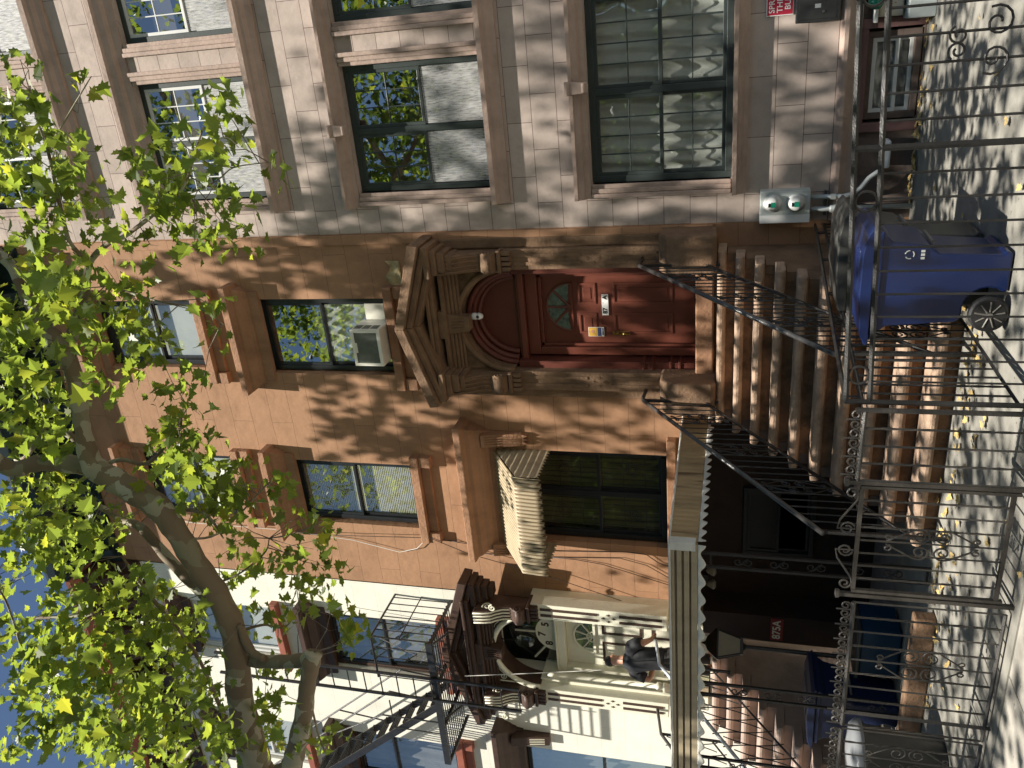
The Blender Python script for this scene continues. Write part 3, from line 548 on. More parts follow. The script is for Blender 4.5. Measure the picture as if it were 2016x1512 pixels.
# ------------------------------------------------------------------ aluminium awnings
aw = thing('window_awning', 'cream corrugated aluminium awning with scalloped edge over the tall window', 'awning', (-6.5, 0, 2.6))
ax0, ax1, ap = -7.33, -5.7, 0.78
def awn_z(t):                                        # slope then rounded drop of the valance
    return (-ap*min(1, t/0.72), 3.46-0.52*min(1, t/0.72)) if t < 0.72 else (-ap-0.03*math.sin((t-0.72)/0.28*PI/2), 2.94-0.36*((t-0.72)/0.28))
def awn(u, v):
    y, z = awn_z(v); wv = math.cos(u*26*2*PI); yy = y-0.015*wv if v > 0.7 else y; zz = z+0.015*wv
    if v > 0.99: zz -= 0.03*(0.5+0.5*math.cos(u*13*2*PI))
    return (ax0+(ax1-ax0)*u, yy, zz)
cv = link('canopy', MB().grid(awn, 208, 18), 'awn', aw, solid=0.004, smooth=True); cv.data.materials.append(M['awndark'])
for i, p in enumerate(cv.data.polygons): p.material_index = 1 if (i//18) % 8 in (2, 3, 4) else 0
for x in (ax0+0.004, ax1-0.004):
    s = MB(); N = 22
    def side(u, v, x=x):
        y = -ap*u; zt = 3.455-0.52*u-0.012; zb = 2.60-0.02*math.cos(u*10*2*PI); z = zb+(zt-zb)*v; return (x+0.006*math.cos(z*60), y, z)
    s.grid(side, 40, 40); link('side_panel', s, 'awn', aw, solid=0.003)
st = MB(); st.box(ax0, ax1, -0.02, 0.0, 3.47, 3.5)
for x in (-7.2, -5.83): st.tube([(x, -0.02, 2.75), (x, -0.74, 2.8)], 0.01, 6)
link('support', st, 'awnwhite', aw)

pt = thing('patio_awning', 'large cream and tan aluminium porch roof on iron posts over the basement entrance', 'awning', (-6.7, -2.95, G))
px0, px1, pf, pzt, pzb = -8.36, -5.06, -2.97, 0.62, 0.34
b = MB(); b.add([(px0+0.02, pf+0.04, 0.44), (px1-0.02, pf+0.04, 0.44), (px1-0.02, -0.002, 0.62), (px0+0.02, -0.002, 0.62)], [(0, 1, 2, 3)])
link('roof_sheet', MB().grid(lambda u, v: (px0+0.02+(px1-px0-0.04)*u, pf+0.05+(-0.06-pf)*v, 0.50+0.18*v+0.018*math.cos(u*44*PI)), 176, 3), 'awn2', pt, solid=0.004)
prof = [(0, pzt), (-0.02, pzt-0.01), (-0.022, pzt-0.04), (0.02, pzt-0.045), (0.02, pzt-0.06), (-0.024, pzt-0.065), (-0.024, pzt-0.115), (0.02, pzt-0.12), (0.02, pzt-0.135), (-0.028, pzt-0.14), (-0.028, pzt-0.195), (0.02, pzt-0.2), (0.02, pzt-0.212), (-0.032, pzt-0.216), (-0.034, pzb), (0.01, pzb), (0.01, pzt)]
fa = link('fascia', MB().prism([(pf+p[0], p[1]) for p in prof], 'x', px0, px1), 'awn', pt, label='front fascia in cream horizontal ribs'); fa.data.materials.append(M['awndark'])
for i, p in enumerate(fa.data.polygons): p.material_index = 1 if i-2 in (2, 3, 4, 6, 7, 8, 10, 11, 12) else 0
# side fascia of upright ribs
def sfas(u, v): y = pf+0.0+(-pf-0.01)*u; return (px1+0.016*(abs(math.cos(u*34*PI))**0.35), y, pzb+(pzt-pzb+0.04*u)*v)
link('fascia', MB().grid(sfas, 408, 2), 'awn2', pt, solid=0.004, label='tan side fascia with rust stains')
def scal(a, bb, n, dirx):
    b = MB(); N = n*10
    def fn(u, v):
        z = pzb-0.004 - v*(0.055+0.028*math.cos(u*n*2*PI)); w = 0.012*math.cos(u*n*2*PI)*v
        return (a+(bb-a)*u, pf-0.03-w, z) if dirx else (px1+0.016+w, a+(bb-a)*u, z)
    return b.grid(fn, N, 3)
link('scalloped_edge', scal(px0, px1, 14, True), 'awnwhite', pt, solid=0.005, smooth=True); link('scalloped_edge', scal(pf, -0.05, 17, False), 'awnwhite', pt, solid=0.005, smooth=True)
link('corner_trim', MB().prism([(px1-0.08, pf-0.042), (px1+0.022, pf-0.042), (px1+0.022, pf+0.06), (px1+0.016, pf+0.06), (px1+0.016, pf-0.036), (px1-0.08, pf-0.036)], 'z', pzb+0.02, pzt+0.005), 'awnwhite', pt)
link('edge_bead', MB().tube([(px1+0.015, -0.02, pzt+0.055), (px1+0.015, pf, pzt+0.012), (px1-0.02, pf-0.03, pzt+0.01), (px0, pf-0.03, pzt+0.01)], 0.014, 6), 'awnwhite', pt)
def scrollpost(x, y, w=0.17):
    p = MB(); 
    for xx in (x-w/2, x+w/2): p.box(xx-0.014, xx+0.014, y-0.014, y+0.014, G, 0.45)
    for z in (G+0.02, 0.2): p.box(x-w/2, x+w/2, y-0.01, y+0.01, z, z+0.02)
    po = link('post', p, 'iron', pt)
    z = -0.12
    while z > G+0.2:
        s = MB()
        for sg in (1, -1): s.tube(to3(spiral((0, 0.05*sg), 0.05, 0.014, -PI/2*sg, -1.15*sg), (x, y, z), (1, 0, 0), UP), 0.007, 5)
        s.tube([(x-0.05, y, z+0.05), (x+0.05, y, z-0.05)], 0.006, 5); z -= 0.36
        link('scroll', s, 'iron', po)
scrollpost(-5.31, -2.9); scrollpost(-7.09, -2.9); scrollpost(-8.25, -2.9)

# ------------------------------------------------------------------ the pink stone house
ph = thing('limestone_house', 'pink stone block row house with moulded window bands on the right', 'house', (0.5, 0, G))
PX0, PX1 = -2.409, 3.4
cols = [(-1.86, -0.26), (0.26, 1.86)]
rows = [(3.06, 4.95), (6.26, 8.06), (9.42, 11.2)]
holes = [(a, b_, c, d) for a, b_ in cols for c, d in rows]+[(-1.88, 1.3, 0.09, 1.78), (-1.34, -0.36, -1.88, -1.28), (0.2, 1.2, -1.88, -1.28)]
wall('wall', PX0, PX1, -1.2, 12.6, [h for h in holes if h[2] > -1], 'pink', ph)
wall('base_wall', PX0+0.18, PX1, G, -1.2, [(a, b_, c, -1.2 if d > -1.28 else d) for a, b_, c, d in holes if c < -1], 'pinkbase', ph, y=0.09, depth=0.2)
link('wall', MB().box(PX0, PX0+0.178, 0.001, 0.3, G, -1.2), 'pinkbase', ph); shell(ph, PX0, PX1, 12.6, 'pink')
def pw(x0, x1, z0, z1, i):
    for yj, xa in ((0, x0), (1, x1)):                 # moulded jamb on each side
        s = -1 if yj == 0 else 1; b = MB()
        for q, (d, p) in enumerate(((0.0, 0.02), (0.05, 0.05), (0.11, 0.075))):
            xa_, xb_ = sorted((xa+s*d, xa+s*(d+(0.06 if q < 2 else 0.055)-0.001))); b.box(xa_, xb_, -p, 0.14, z0+0.002, z1-0.002)
        link('jamb', b, 'pinktrim', ph, bevel=0.012)
for c, d in rows:
    for a, b_ in cols:
        pw(a, b_, c, d, 0)
        window(ph, a, b_, c, d, 0.13, 'greenframe', 0.07, mull=((a+b_)/2-0.02,), trans=0.46, grid=(3, 2), sash='greyframe' if c > 5 else 'greenframe', cur=None if c < 5 else None, screens=True, gridlow=False, gm='glass')
pw(-1.88, 1.3, 0.09, 1.78, 0)
window(ph, -1.88, 1.3, 0.09, 1.78, 0.13, 'greenframe', 0.08, mull=(-0.81, 0.26), trans=0.49, grid=(4, 2), sash='greenframe', cur='sheer', gm='glass2')
def band(za, zb, kind):
    h = zb-za
    pr = [(0.03, za), (0.05, za+0.3*h), (0.10, za+0.42*h), (0.12, za+0.7*h), (0.155, za+0.78*h), (0.16, zb)] if kind == 'lintel' else [(0.05, za), (0.07, za+0.25*h), (0.11, za+0.45*h), (0.12, za+0.6*h), (0.16, za+0.72*h), (0.17, zb)]
    b = mould(pr, -2.05, PX1); link(kind, b, 'pinktrim', ph)
for (za, zb), k in (((-0.08, 0.085), 'sill'), ((1.785, 1.975), 'lintel'), ((2.84, 3.055), 'sill'), ((4.955, 5.13), 'lintel'), ((6.02, 6.255), 'sill'), ((8.065, 8.37), 'lintel'), ((9.15, 9.415), 'sill')): band(za, zb, k)
for x, z in ((-0.72, 1.985), (-1.02, 5.14)):                       # keystones carved as little scrolls
    b = MB(); b.prism([(x-0.055, z-0.25), (x+0.055, z-0.25), (x+0.08, z+0.03), (x-0.08, z+0.03)], 'y', -0.2, -0.161 if z > 3 else -0.161)
    b.tube([(x-0.08, -0.19, z+0.0), (x+0.08, -0.19, z+0.0)], 0.035, 8); b.tube([(x-0.055, -0.2, z-0.2), (x+0.055, -0.2, z-0.2)], 0.03, 8); link('keystone', b, 'pinktrim', ph, bevel=0.01)
b = MB(); b.prism([(0.05, -1.02), (-0.03, -1.02), (-0.1, -1.06), (-0.1, -1.1), (-0.03, -1.18), (-0.03, -1.24), (0.1, -1.24)], 'x', PX0, PX1); link('water_table', b, 'pinktrim', ph)
for a, b_ in ((-1.34, -0.36), (0.2, 1.2)):
    window(ph, a+0.03, b_-0.03, -1.87, -1.31, 0.16, 'pinkbase', 0.07, trans=0.42, sash='greyframe', gm='glassdim', cur='grey')
    q = MB(); q.box(a-0.1, a, 0.03, 0.12, -1.9, -1.25); q.box(b_, b_+0.1, 0.03, 0.12, -1.9, -1.25); q.box(a, b_, 0.03, 0.12, -1.32, -1.25); link('window_casing', q, mat('maroon_window_paint', (0.14, 0.075, 0.07), 0.6, 0.2, 6, 0.1) if a < 0 else 'pinkbase', ph, bevel=0.006)

# electricity meters, conduit and the things by the right edge
mt = thing('electric_meter', 'grey double electric meter box on the pink wall beside the brown house', 'electric meter', (-2.2, -0.1, -0.8))
link('box', MB().box(-2.39, -2.02, -0.17, -0.001, -0.8, -0.24), 'meter', mt, bevel=0.008); link('cover', MB().box(-2.395, -2.3, -0.176, -0.171, -0.8, -0.24), 'whitep', mt, bevel=0.004)
for z in (-0.38, -0.64):
    d = link('meter_dome', MB().lathe([(0.10, 0), (0.105, -0.015), (0.085, -0.02), (0.085, -0.06), (0.07, -0.09), (0.03, -0.1), (0.002, -0.102)], (-2.16, -0.171, z), 'y', 28), 'greyframe', mt, smooth=True)
    link('meter_dial', MB().box(-2.19, -2.13, -0.28, -0.272, z-0.03, z+0.02), 'greencap', d); link('meter_display', MB().box(-2.185, -2.14, -0.279, -0.272, z+0.022, z+0.05), 'black', d)
cd = thing('conduit', 'grey metal conduit pipes running down from the electric meters', 'pipe', (-2.15, -0.1, G))
link('pipe', MB().tube([(-2.12, -0.1, -0.8), (-2.12, -0.1, -1.16), (-2.1, -0.11, -1.26), (-2.03, -0.12, -1.34), (-1.92, -0.12, -1.42), (-1.86, -0.12, -1.5), (-1.84, -0.12, -1.56)], 0.028, 10), 'pipe', cd, smooth=True)
link('pipe', MB().tube([(-2.26, -0.1, -0.8), (-2.26, -0.1, -1.0), (-2.26, -0.1, G)], 0.03, 10), 'pipe', cd, smooth=True)
link('fitting', MB().lathe([(0.04, -0.06), (0.045, -0.05), (0.045, 0.05), (0.04, 0.06)], (-2.26, -0.1, -1.08), 'z', 12), 'pipe', cd); link('fitting', MB().lathe([(0.036, -0.03), (0.036, 0.03)], (-2.12, -0.1, -1.05), 'z', 12), 'pipe', cd)
link('clamp', MB().box(-2.34, -2.06, -0.075, -0.001, -0.99, -0.96), 'panel', cd)
wb = tag(link('junction_box', MB().box(-1.82, -1.52, -0.14, 0.088, -1.62, -1.53), 'whitep', bevel=0.02), 'small white junction box low on the dark basement wall', 'box')
sg = thing('sprinkler_sign', 'red and white sprinkler notice cut off by the picture edge', 'sign', (0.1, -0.01, -0.5)); link('plate', MB().box(-0.145, 0.4, -0.022, -0.002, -0.53, -0.245), 'whitep', sg, bevel=0.004); link('field', MB().box(-0.135, 0.39, -0.0245, -0.0221, -0.52, -0.255), 'redsign', sg)
for s, z in (('SPRINKLERS', -0.305), ('THROUGHOUT', -0.388), ('BUILDING', -0.47)): text('lettering', s, 'whitep', 0.084, (-0.115 if s[0] != 'B' else -0.09, -0.026, z), sg, align='LEFT', bold=0.001)
pb = thing('control_panel', 'dark grey steel alarm panel below the red sprinkler sign', 'box', (0.1, -0.08, -1.0)); link('case', MB().box(-0.24, 0.4, -0.1, -0.001, -1.0, -0.55), 'panel', pb, bevel=0.008); link('door', MB().box(-0.21, 0.37, -0.108, -0.101, -0.96, -0.58), 'panel', pb, bevel=0.004)
link('label_plate', MB().box(-0.1, -0.06, -0.111, -0.109, -0.8, -0.74), 'whitep', pb); link('label_plate', MB().box(0.0, 0.03, -0.111, -0.109, -0.68, -0.64), 'whitep', pb)
for x, z in ((-0.14, -0.83), (-0.02, -0.83)): link('knob', MB().lathe([(0.015, 0), (0.013, -0.015), (0.002, -0.017)], (x, -0.108, z), 'y', 12), 'hub', pb)
fs = thing('fire_connection', 'green capped fire department connection low on the pink wall', 'hydrant', (-0.1, -0.2, -1.35)); link('body', MB().tube([(0.12, -0.0, -1.32), (0.12, -0.2, -1.32)], 0.06, 14), 'greencap', fs, smooth=True); link('cap', MB().lathe([(0.075, 0.02), (0.08, -0.02), (0.06, -0.08), (0.02, -0.1), (0.002, -0.1)], (-0.09, -0.22, -1.33), 'y', 20), 'greencap', fs, smooth=True); link('pipe', MB().tube([(-0.09, -0.2, -1.33), (-0.09, 0.1, -1.33)], 0.055, 14), 'greencap', fs, smooth=True)
ib = thing('vent_box', 'putty coloured box with a round speaker grille near the pavement', 'box', (-0.1, -0.1, -1.75)); link('case', MB().box(-0.25, 0.12, -0.12, 0.088, -1.62, -1.38), 'tanbox', ib, bevel=0.02)
g = MB()
for r in (0.02, 0.045, 0.07):
    for k in range(int(r*180)): a = 2*PI*k/int(r*180); g.lathe([(0.006, 0), (0.001, -0.004)], (-0.06+r*math.cos(a), -0.1205, -1.5+r*math.sin(a)), 'y', 6)
link('round_grille', g, 'black', ib); link('top_tray', MB().box(-0.3, 0.2, -0.16, 0.088, -1.37, -1.345), 'greyframe', ib, bevel=0.006)
tag(link('metal_cabinet', MB().box(-0.28, 0.9, -0.3, 0.088, G, -1.64), 'meter', bevel=0.01), 'low grey metal cabinet on the ground by the right edge', 'cabinet')

# ------------------------------------------------------------------ the white house
wh = thing('white_house', 'white painted row house with dark brown portal and fire escape on the left', 'house', (-11.6, 0, G))
WX0, WX1 = -14.8, -8.421
WH = [(-10.42, -9.18, 4.8, 7.0), (-13.2, -12.0, 4.8, 7.0), (-10.35, -9.2, 7.98, 9.8), (-13.1, -12.0, 7.98, 9.8), (-13.4, -11.75, 0.9, 3.55), (-9.99, -8.4, 0.28, 3.75)]
wall('wall', WX0, WX1, G, 11.5, WH, 'white', wh); shell(wh, WX0, WX1, 11.5, 'white')
window(wh, -10.40, -9.2, 4.82, 6.98, 0.13, 'dkbrown', 0.07, trans=0.5, cur='grey', gm='glasslow'); window(wh, -13.18, -12.02, 4.82, 6.98, 0.13, 'dkbrown', 0.07, trans=0.62, cur='grey', gm='glasslow')
window(wh, -10.33, -9.22, 8.0, 9.78, 0.1, 'greyframe', 0.05, trans=0.5, sash='greyframe', cur='shade', gm='glasslow'); window(wh, -13.08, -12.02, 8.0, 9.78, 0.1, 'greyframe', 0.05, trans=0.5, sash='greyframe', cur='shade', gm='glasslow')
window(wh, -13.38, -11.77, 0.92, 3.53, 0.14, 'black', 0.07, mull=(-12.57,), trans=0.45, gm='glass', cur='grey')
for x0, x1 in ((-10.42, -9.18), (-13.2, -12.0)): lintel(wh, x0-0.1, x1+0.1, 6.95, 'dkbrown'); sill(wh, x0, x1, 4.79, 'rust'); sill(wh, x0+0.05, x1-0.05, 7.98, 'rust', 0.13, False); lintel(wh, x0, x1, 9.8, 'dkbrown', 0.25, 0.8)
b = mould_ret([(0.05, 3.48), (0.08, 3.6), (0.12, 3.61), (0.16, 3.68), (0.23, 3.72), (0.28, 3.8), (0.36, 3.85), (0.38, 3.88), (0.38, 3.97), (0.05, 4.02)], -13.6, -11.35); lw = link('lintel', b, 'dkbrown', wh, bevel=0.012, label='dark brown cornice hood over the tall first floor window')
for s in (-11.45, -13.55):
    link('bracket', MB().prism([(0.05, 3.0), (-0.1, 3.0), (-0.12, 3.1), (-0.16, 3.35), (-0.24, 3.66), (0.05, 3.66)], 'x', s-0.1, s+0.1), 'dkbrown', lw, bevel=0.01)
    r = MB()
    for q in (-0.055, 0, 0.055): r.tube([(s+q, -0.118, 3.08), (s+q, -0.165, 3.34)], 0.012, 5)
    link('bracket_flute', r, 'cream', lw)
b = MB(); b.box(WX0, WX1, -0.1, 0.05, 10.6, 11.2); b.box(WX0, WX1, -0.5, 0.05, 11.36, 11.5)
link('cornice', b, 'dkbrown', wh); b = MB(); b.prism([(0.05, 11.503), (-0.6, 11.503), (-0.68, 11.6), (-0.7, 11.68), (0.05, 11.72)], 'x', WX0, WX1-0.06); link('cornice_edge', b, 'rust', wh)
x = WX0+0.1
while x < WX1-0.2: link('cornice_bracket', MB().prism([(-0.101, 10.7), (-0.18, 10.72), (-0.45, 11.2), (-0.48, 11.358), (-0.101, 11.358)], 'x', x, x+0.12), 'dkbrown', wh); x += 0.6
portal(wh, -9.2, -0.3, 0.72, 'cream', 'cream', 'cream', 0.36, -9.2, 1.46, True, zpk=4.52)
b = MB(); b.box(-9.97, -9.86, -0.25, 0.2, 0.3, 3.0); b.box(-8.54, -8.42, -0.25, 0.2, 0.3, 3.0); b.box(-10.18, -9.97, -0.18, -0.001, 0.3, 3.06); b.box(-8.43, -8.22, -0.18, -0.001, 0.3, 3.06); link('door_jamb', b, 'cream', wh, bevel=0.01)
link('portal_strip', MB().box(-10.25, -10.2, -0.12, 0.0, 0.3, 3.9), 'dkbrown', wh); 
link('transom_window', MB().prism([(-9.2+0.66*math.cos(PI*k/24), 2.72+0.86*math.sin(PI*k/24)) for k in range(25)], 'y', 0.14, 0.16), 'glassdim', wh)
b = MB(); b.box(-9.86, -8.54, -0.02, 0.2, 2.6, 2.72); b.box(-9.86, -8.54, -0.05, 0.18, 2.721, 2.75); b.box(-9.86, -9.78, 0.0, 0.2, 0.3, 2.598); b.box(-8.62, -8.54, 0.0, 0.2, 0.3, 2.598)
for k in range(5): b.box(-9.85+0.018*k, -9.84+0.018*k, -0.03, 0.0, 0.5, 2.5)
link('door_frame', b, 'cream', wh, bevel=0.006)
tf = link('transom_numeral_plate', MB().prism([(-9.2+0.36*math.cos(PI*k/20), 2.755+0.36*math.sin(PI*k/20)) for k in range(21)], 'y', 0.1, 0.13), 'cream', wh)
for s, a in (('8', 148), ('7', 98), ('5', 46)): text('numeral', s, 'dkbrown', 0.17, (-9.2+0.25*math.cos(R_(a)), 0.097, 2.755+0.25*math.sin(R_(a))), tf, bold=0.006)
b = MB()
for a in (40, 92, 145): b.tube([(-9.2+0.37*math.cos(R_(a)), 0.12, 2.755+0.37*math.sin(R_(a))), (-9.2+0.68*math.cos(R_(a)), 0.12, 2.755+0.72*math.sin(R_(a)))], 0.018, 6)
link('transom_bar', b, 'cream', wh)
b = MB(); b.box(-9.97, -9.9, -0.2, -0.06, 0.3, 3.0); link('column_shadow_strip', b, 'dkbrown', wh)
link('column', MB().lathe([(0.07, 0.3), (0.07, 0.95), (0.085, 0.96), (0.085, 1.0), (0.06, 1.02), (0.085, 1.05), (0.085, 1.1), (0.055, 1.12), (0.055, 2.75), (0.075, 2.78), (0.06, 2.9)], (-9.85, -0.16, 0), 'z', 16), 'cream', wh, smooth=True)
wd = link('door', MB().box(-9.776, -8.624, 0.12, 0.17, 0.3, 2.595), 'cream', wh, label='cream panelled door with brown bordered panels')
b = MB()
for xa, xb in ((-9.68, -9.28), (-9.12, -8.72)):
    for za, zb in ((1.35, 2.0), (0.55, 1.2)):
        b.box(xa, xa+0.04, 0.108, 0.121, za, zb); b.box(xb-0.04, xb, 0.108, 0.121, za, zb); b.box(xa+0.04, xb-0.04, 0.108, 0.121, za, za+0.04); b.box(xa+0.04, xb-0.04, 0.108, 0.121, zb-0.04, zb)
link('door_panel', b, 'dkbrown', wd)
link('fan_pane', MB().prism([(-9.2+0.3*math.cos(PI*k/20), 2.15+0.3*math.sin(PI*k/20)) for k in range(21)], 'y', 0.112, 0.1195), 'glass', wd)
b = MB(); b.tube([(-9.2+0.32*math.cos(PI*k/20), 0.11, 2.15+0.32*math.sin(PI*k/20)) for k in range(21)], 0.02, 6); b.box(-9.54, -8.86, 0.1, 0.119, 2.11, 2.15)
for k in range(1, 5): b.tube([(-9.2, 0.108, 2.15), (-9.2+0.3*math.cos(PI*k/5), 0.108, 2.15+0.3*math.sin(PI*k/5))], 0.011, 5)
b.tube([(-9.2+0.1*math.cos(PI*k/12), 0.108, 2.15+0.1*math.sin(PI*k/12)) for k in range(13)], 0.011, 5); link('fan_bars', b, 'cream', wd)
pl = thing('pendant_lantern', 'glass lantern hanging inside the dark arch of the white house', 'lantern', (-9.25, -0.1, 3.1)); link('frame', MB().tube([(-9.25, -0.1, 3.66), (-9.25, -0.1, 3.42)], 0.008, 5), 'iron', pl); link('glass_body', MB().lathe([(0.05, 0.0), (0.09, 0.06), (0.1, 0.24), (0.06, 0.3), (0.01, 0.32)], (-9.25, -0.1, 3.1), 'z', 6), 'glassdim', pl)

# ------------------------------------------------------------------ fire escape of the white house
fe = thing('fire_escape', 'black iron fire escape with slatted platform, ladder and stair on the white house', 'fire escape', (-9.7, -0.5, 4.5))
fx0, fx1, fy, fz0 = -11.2, -8.62, -1.05, 4.52
b = MB(); y = -0.08
while y > fy: b.box(fx0, fx1, y-0.02, y, fz0, fz0+0.012); y -= 0.08
link('platform_slats', b, 'iron', fe)
b = MB(); b.box(fx0, fx1, fy-0.03, fy, fz0-0.06, fz0+0.05); b.box(fx1-0.03, fx1, fy, 0, fz0-0.05, fz0-0.001); b.box(fx0, fx0+0.03, fy, 0, fz0-0.05, fz0-0.001)
for x in (-9.5, -10.4): b.box(x-0.02, x+0.02, fy, 0, fz0-0.05, fz0-0.001)
link('platform_frame', b, 'iron', fe)
b = MB()
for x in (fx1-0.1, -10.3): b.tube([(x, -0.02, 3.95), (x, fy+0.1, fz0-0.03)], 0.018, 6)
link('brace', b, 'iron', fe)
b = MB(); zr = fz0+0.98; b.tube([(fx1, 0, zr), (fx1, fy, zr), (-9.45, fy, zr)], 0.018, 6); b.tube([(fx1, 0, fz0+0.5), (fx1, fy, fz0+0.5)], 0.01, 6)
for k in range(7): b.tube([(fx1, -0.08-0.16*k, fz0), (fx1, -0.08-0.16*k, zr)], 0.009, 6)
for k in range(5): b.tube([(fx1-0.2*k, fy, fz0), (fx1-0.2*k, fy, zr)], 0.009, 6)
link('guard_rail', b, 'iron', fe)
b = MB()
for x in (-9.3, -9.74): b.box(x-0.018, x+0.018, -1.13, -1.09, 3.1, 8.5)
link('ladder_rail', b, 'iron', fe); b = MB()
z = 3.12
while z < 8.4: b.tube([(-9.3, -1.11, z), (-9.74, -1.11, z)], 0.011, 6); z += 0.29
link('ladder_rung', b, 'iron', fe)
sx0, sz0, sx1, sz1 = -9.95, 4.56, -12.3, 7.4
for y in (-0.95, -0.45):
    b = MB(); b.prism([(sx0, sz0), (sx0-0.16, sz0), (sx1-0.16, sz1), (sx1, sz1)], 'y', y-0.012, y+0.012); link('stair_stringer', b, 'iron', fe)
    b = MB(); b.tube([(sx0+0.1, y, sz0+0.85), (sx1+0.1, y, sz1+0.85)], 0.016, 6); b.tube([(sx0, y, sz0), (sx0+0.1, y, sz0+0.85)], 0.014, 6); b.tube([(-11.1, y, 5.95), (-11.0, y, 6.78)], 0.014, 6); link('stair_handrail', b, 'iron', fe)
for k in range(10):
    t = (k+0.5)/10; x = sx0+(sx1-sx0)*t-0.08; z = sz0+(sz1-sz0)*t; b = MB()
    for q in range(4): b.box(x-0.1+0.055*q, x-0.07+0.055*q, -0.938, -0.462, z, z+0.025)
    link('stair_tread', b, 'iron', fe)
b = MB(); b.tube([(-10.35, -1.0, fz0), (-10.35, -1.0, 5.6), (-10.95, -1.0, 6.6)], 0.014, 6); b.tube([(-10.0, -1.0, fz0+0.9), (-10.6, -1.0, fz0+0.9), (-10.6, -1.0, fz0)], 0.012, 6); link('gate_hoop', b, 'iron', fe)
tag(link('stay_cable', MB().tube([at(640, 1203, -0.2), at(890, 1326, -1.0)], 0.006, 5), 'cable'), 'thin dark stay cable slanting across the fire escape railing', 'cable')
tag(link('rope', MB().tube([at(915, 1331, -1.05), at(1060, 1325, -1.02), at(1185, 1319, -1.0)], 0.007, 5), 'wcable'), 'pale rope hanging from the fire escape over the dark portal', 'rope')

# ------------------------------------------------------------------ stoops
def stoop(label, xr, xl, m, ny=10, zt=0.235, y0=-0.34, tr=0.28, rr=0.2135, wallm=None, name='stoop'):
    t = thing(name, label, 'stoop', ((xr+xl)/2, y0, G))
    for k in range(ny):
        z = zt-rr*k; y = y0-tr*k
        def tread(u, v, z=z, y=y): pass
        b = MB(); xa, xb = xl-0.02, xr+0.02
        nose = [(y+0.0, z-0.105), (y-0.03, z-0.095), (y-0.06, z-0.085), (y-0.078, z-0.062), (y-0.08, z-0.035), (y-0.065, z-0.008), (y-0.04, z), (0.0 if k == 0 else y+tr+0.02, z), (0.0 if k == 0 else y+tr+0.02, z-0.11)]
        o = link('step', b.prism(nose, 'x', xa, xb), m, t, bevel=0.014)
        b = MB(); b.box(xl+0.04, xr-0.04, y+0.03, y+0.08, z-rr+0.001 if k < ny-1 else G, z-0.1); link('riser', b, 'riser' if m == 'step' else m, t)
    return t
bs = stoop('brown stone stoop of worn rounded steps up to the red door', -2.68, -4.93, 'step')
def cheek(t, x0, x1, m, y0=-0.34):
    pts = [(0.0, G), (0.0, 0.118), (y0+0.02, 0.118)]
    for k in range(1, 10): y = y0-0.28*k+0.02; pts += [(y+0.28, 0.118-0.2135*k), (y, 0.118-0.2135*k)]
    pts.append((pts[-1][0], G))
    return link('side_wall', MB().prism(pts, 'x', x0, x1), m, t)
cheek(bs, -2.81, -2.7, 'portal'); cheek(bs, -4.92, -4.8, 'pinkbase')  # left side wall coloured dark for the shade below the treads
for (a, b_, z1) in ((-2.92, -2.44, 0.93), (-4.82, -4.36, 0.95)):
    pr = [(0.0, 0.24), (-0.5, 0.24), (-0.52, 0.3), (-0.52, z1-0.25), (-0.48, z1-0.1), (-0.36, z1), (0.0, z1)]
    link('pedestal', MB().prism(pr, 'x', a, b_), 'portal', bs, bevel=0.03)
ws = stoop('pale pink painted stoop of the white house, seen under the porch roof', -8.72, -10.1, 'pinktrim', y0=-0.6)
cheek(ws, -8.86, -8.73, 'pinktrim', -0.6); cheek(ws, -10.09, -9.98, 'pinktrim', -0.6)

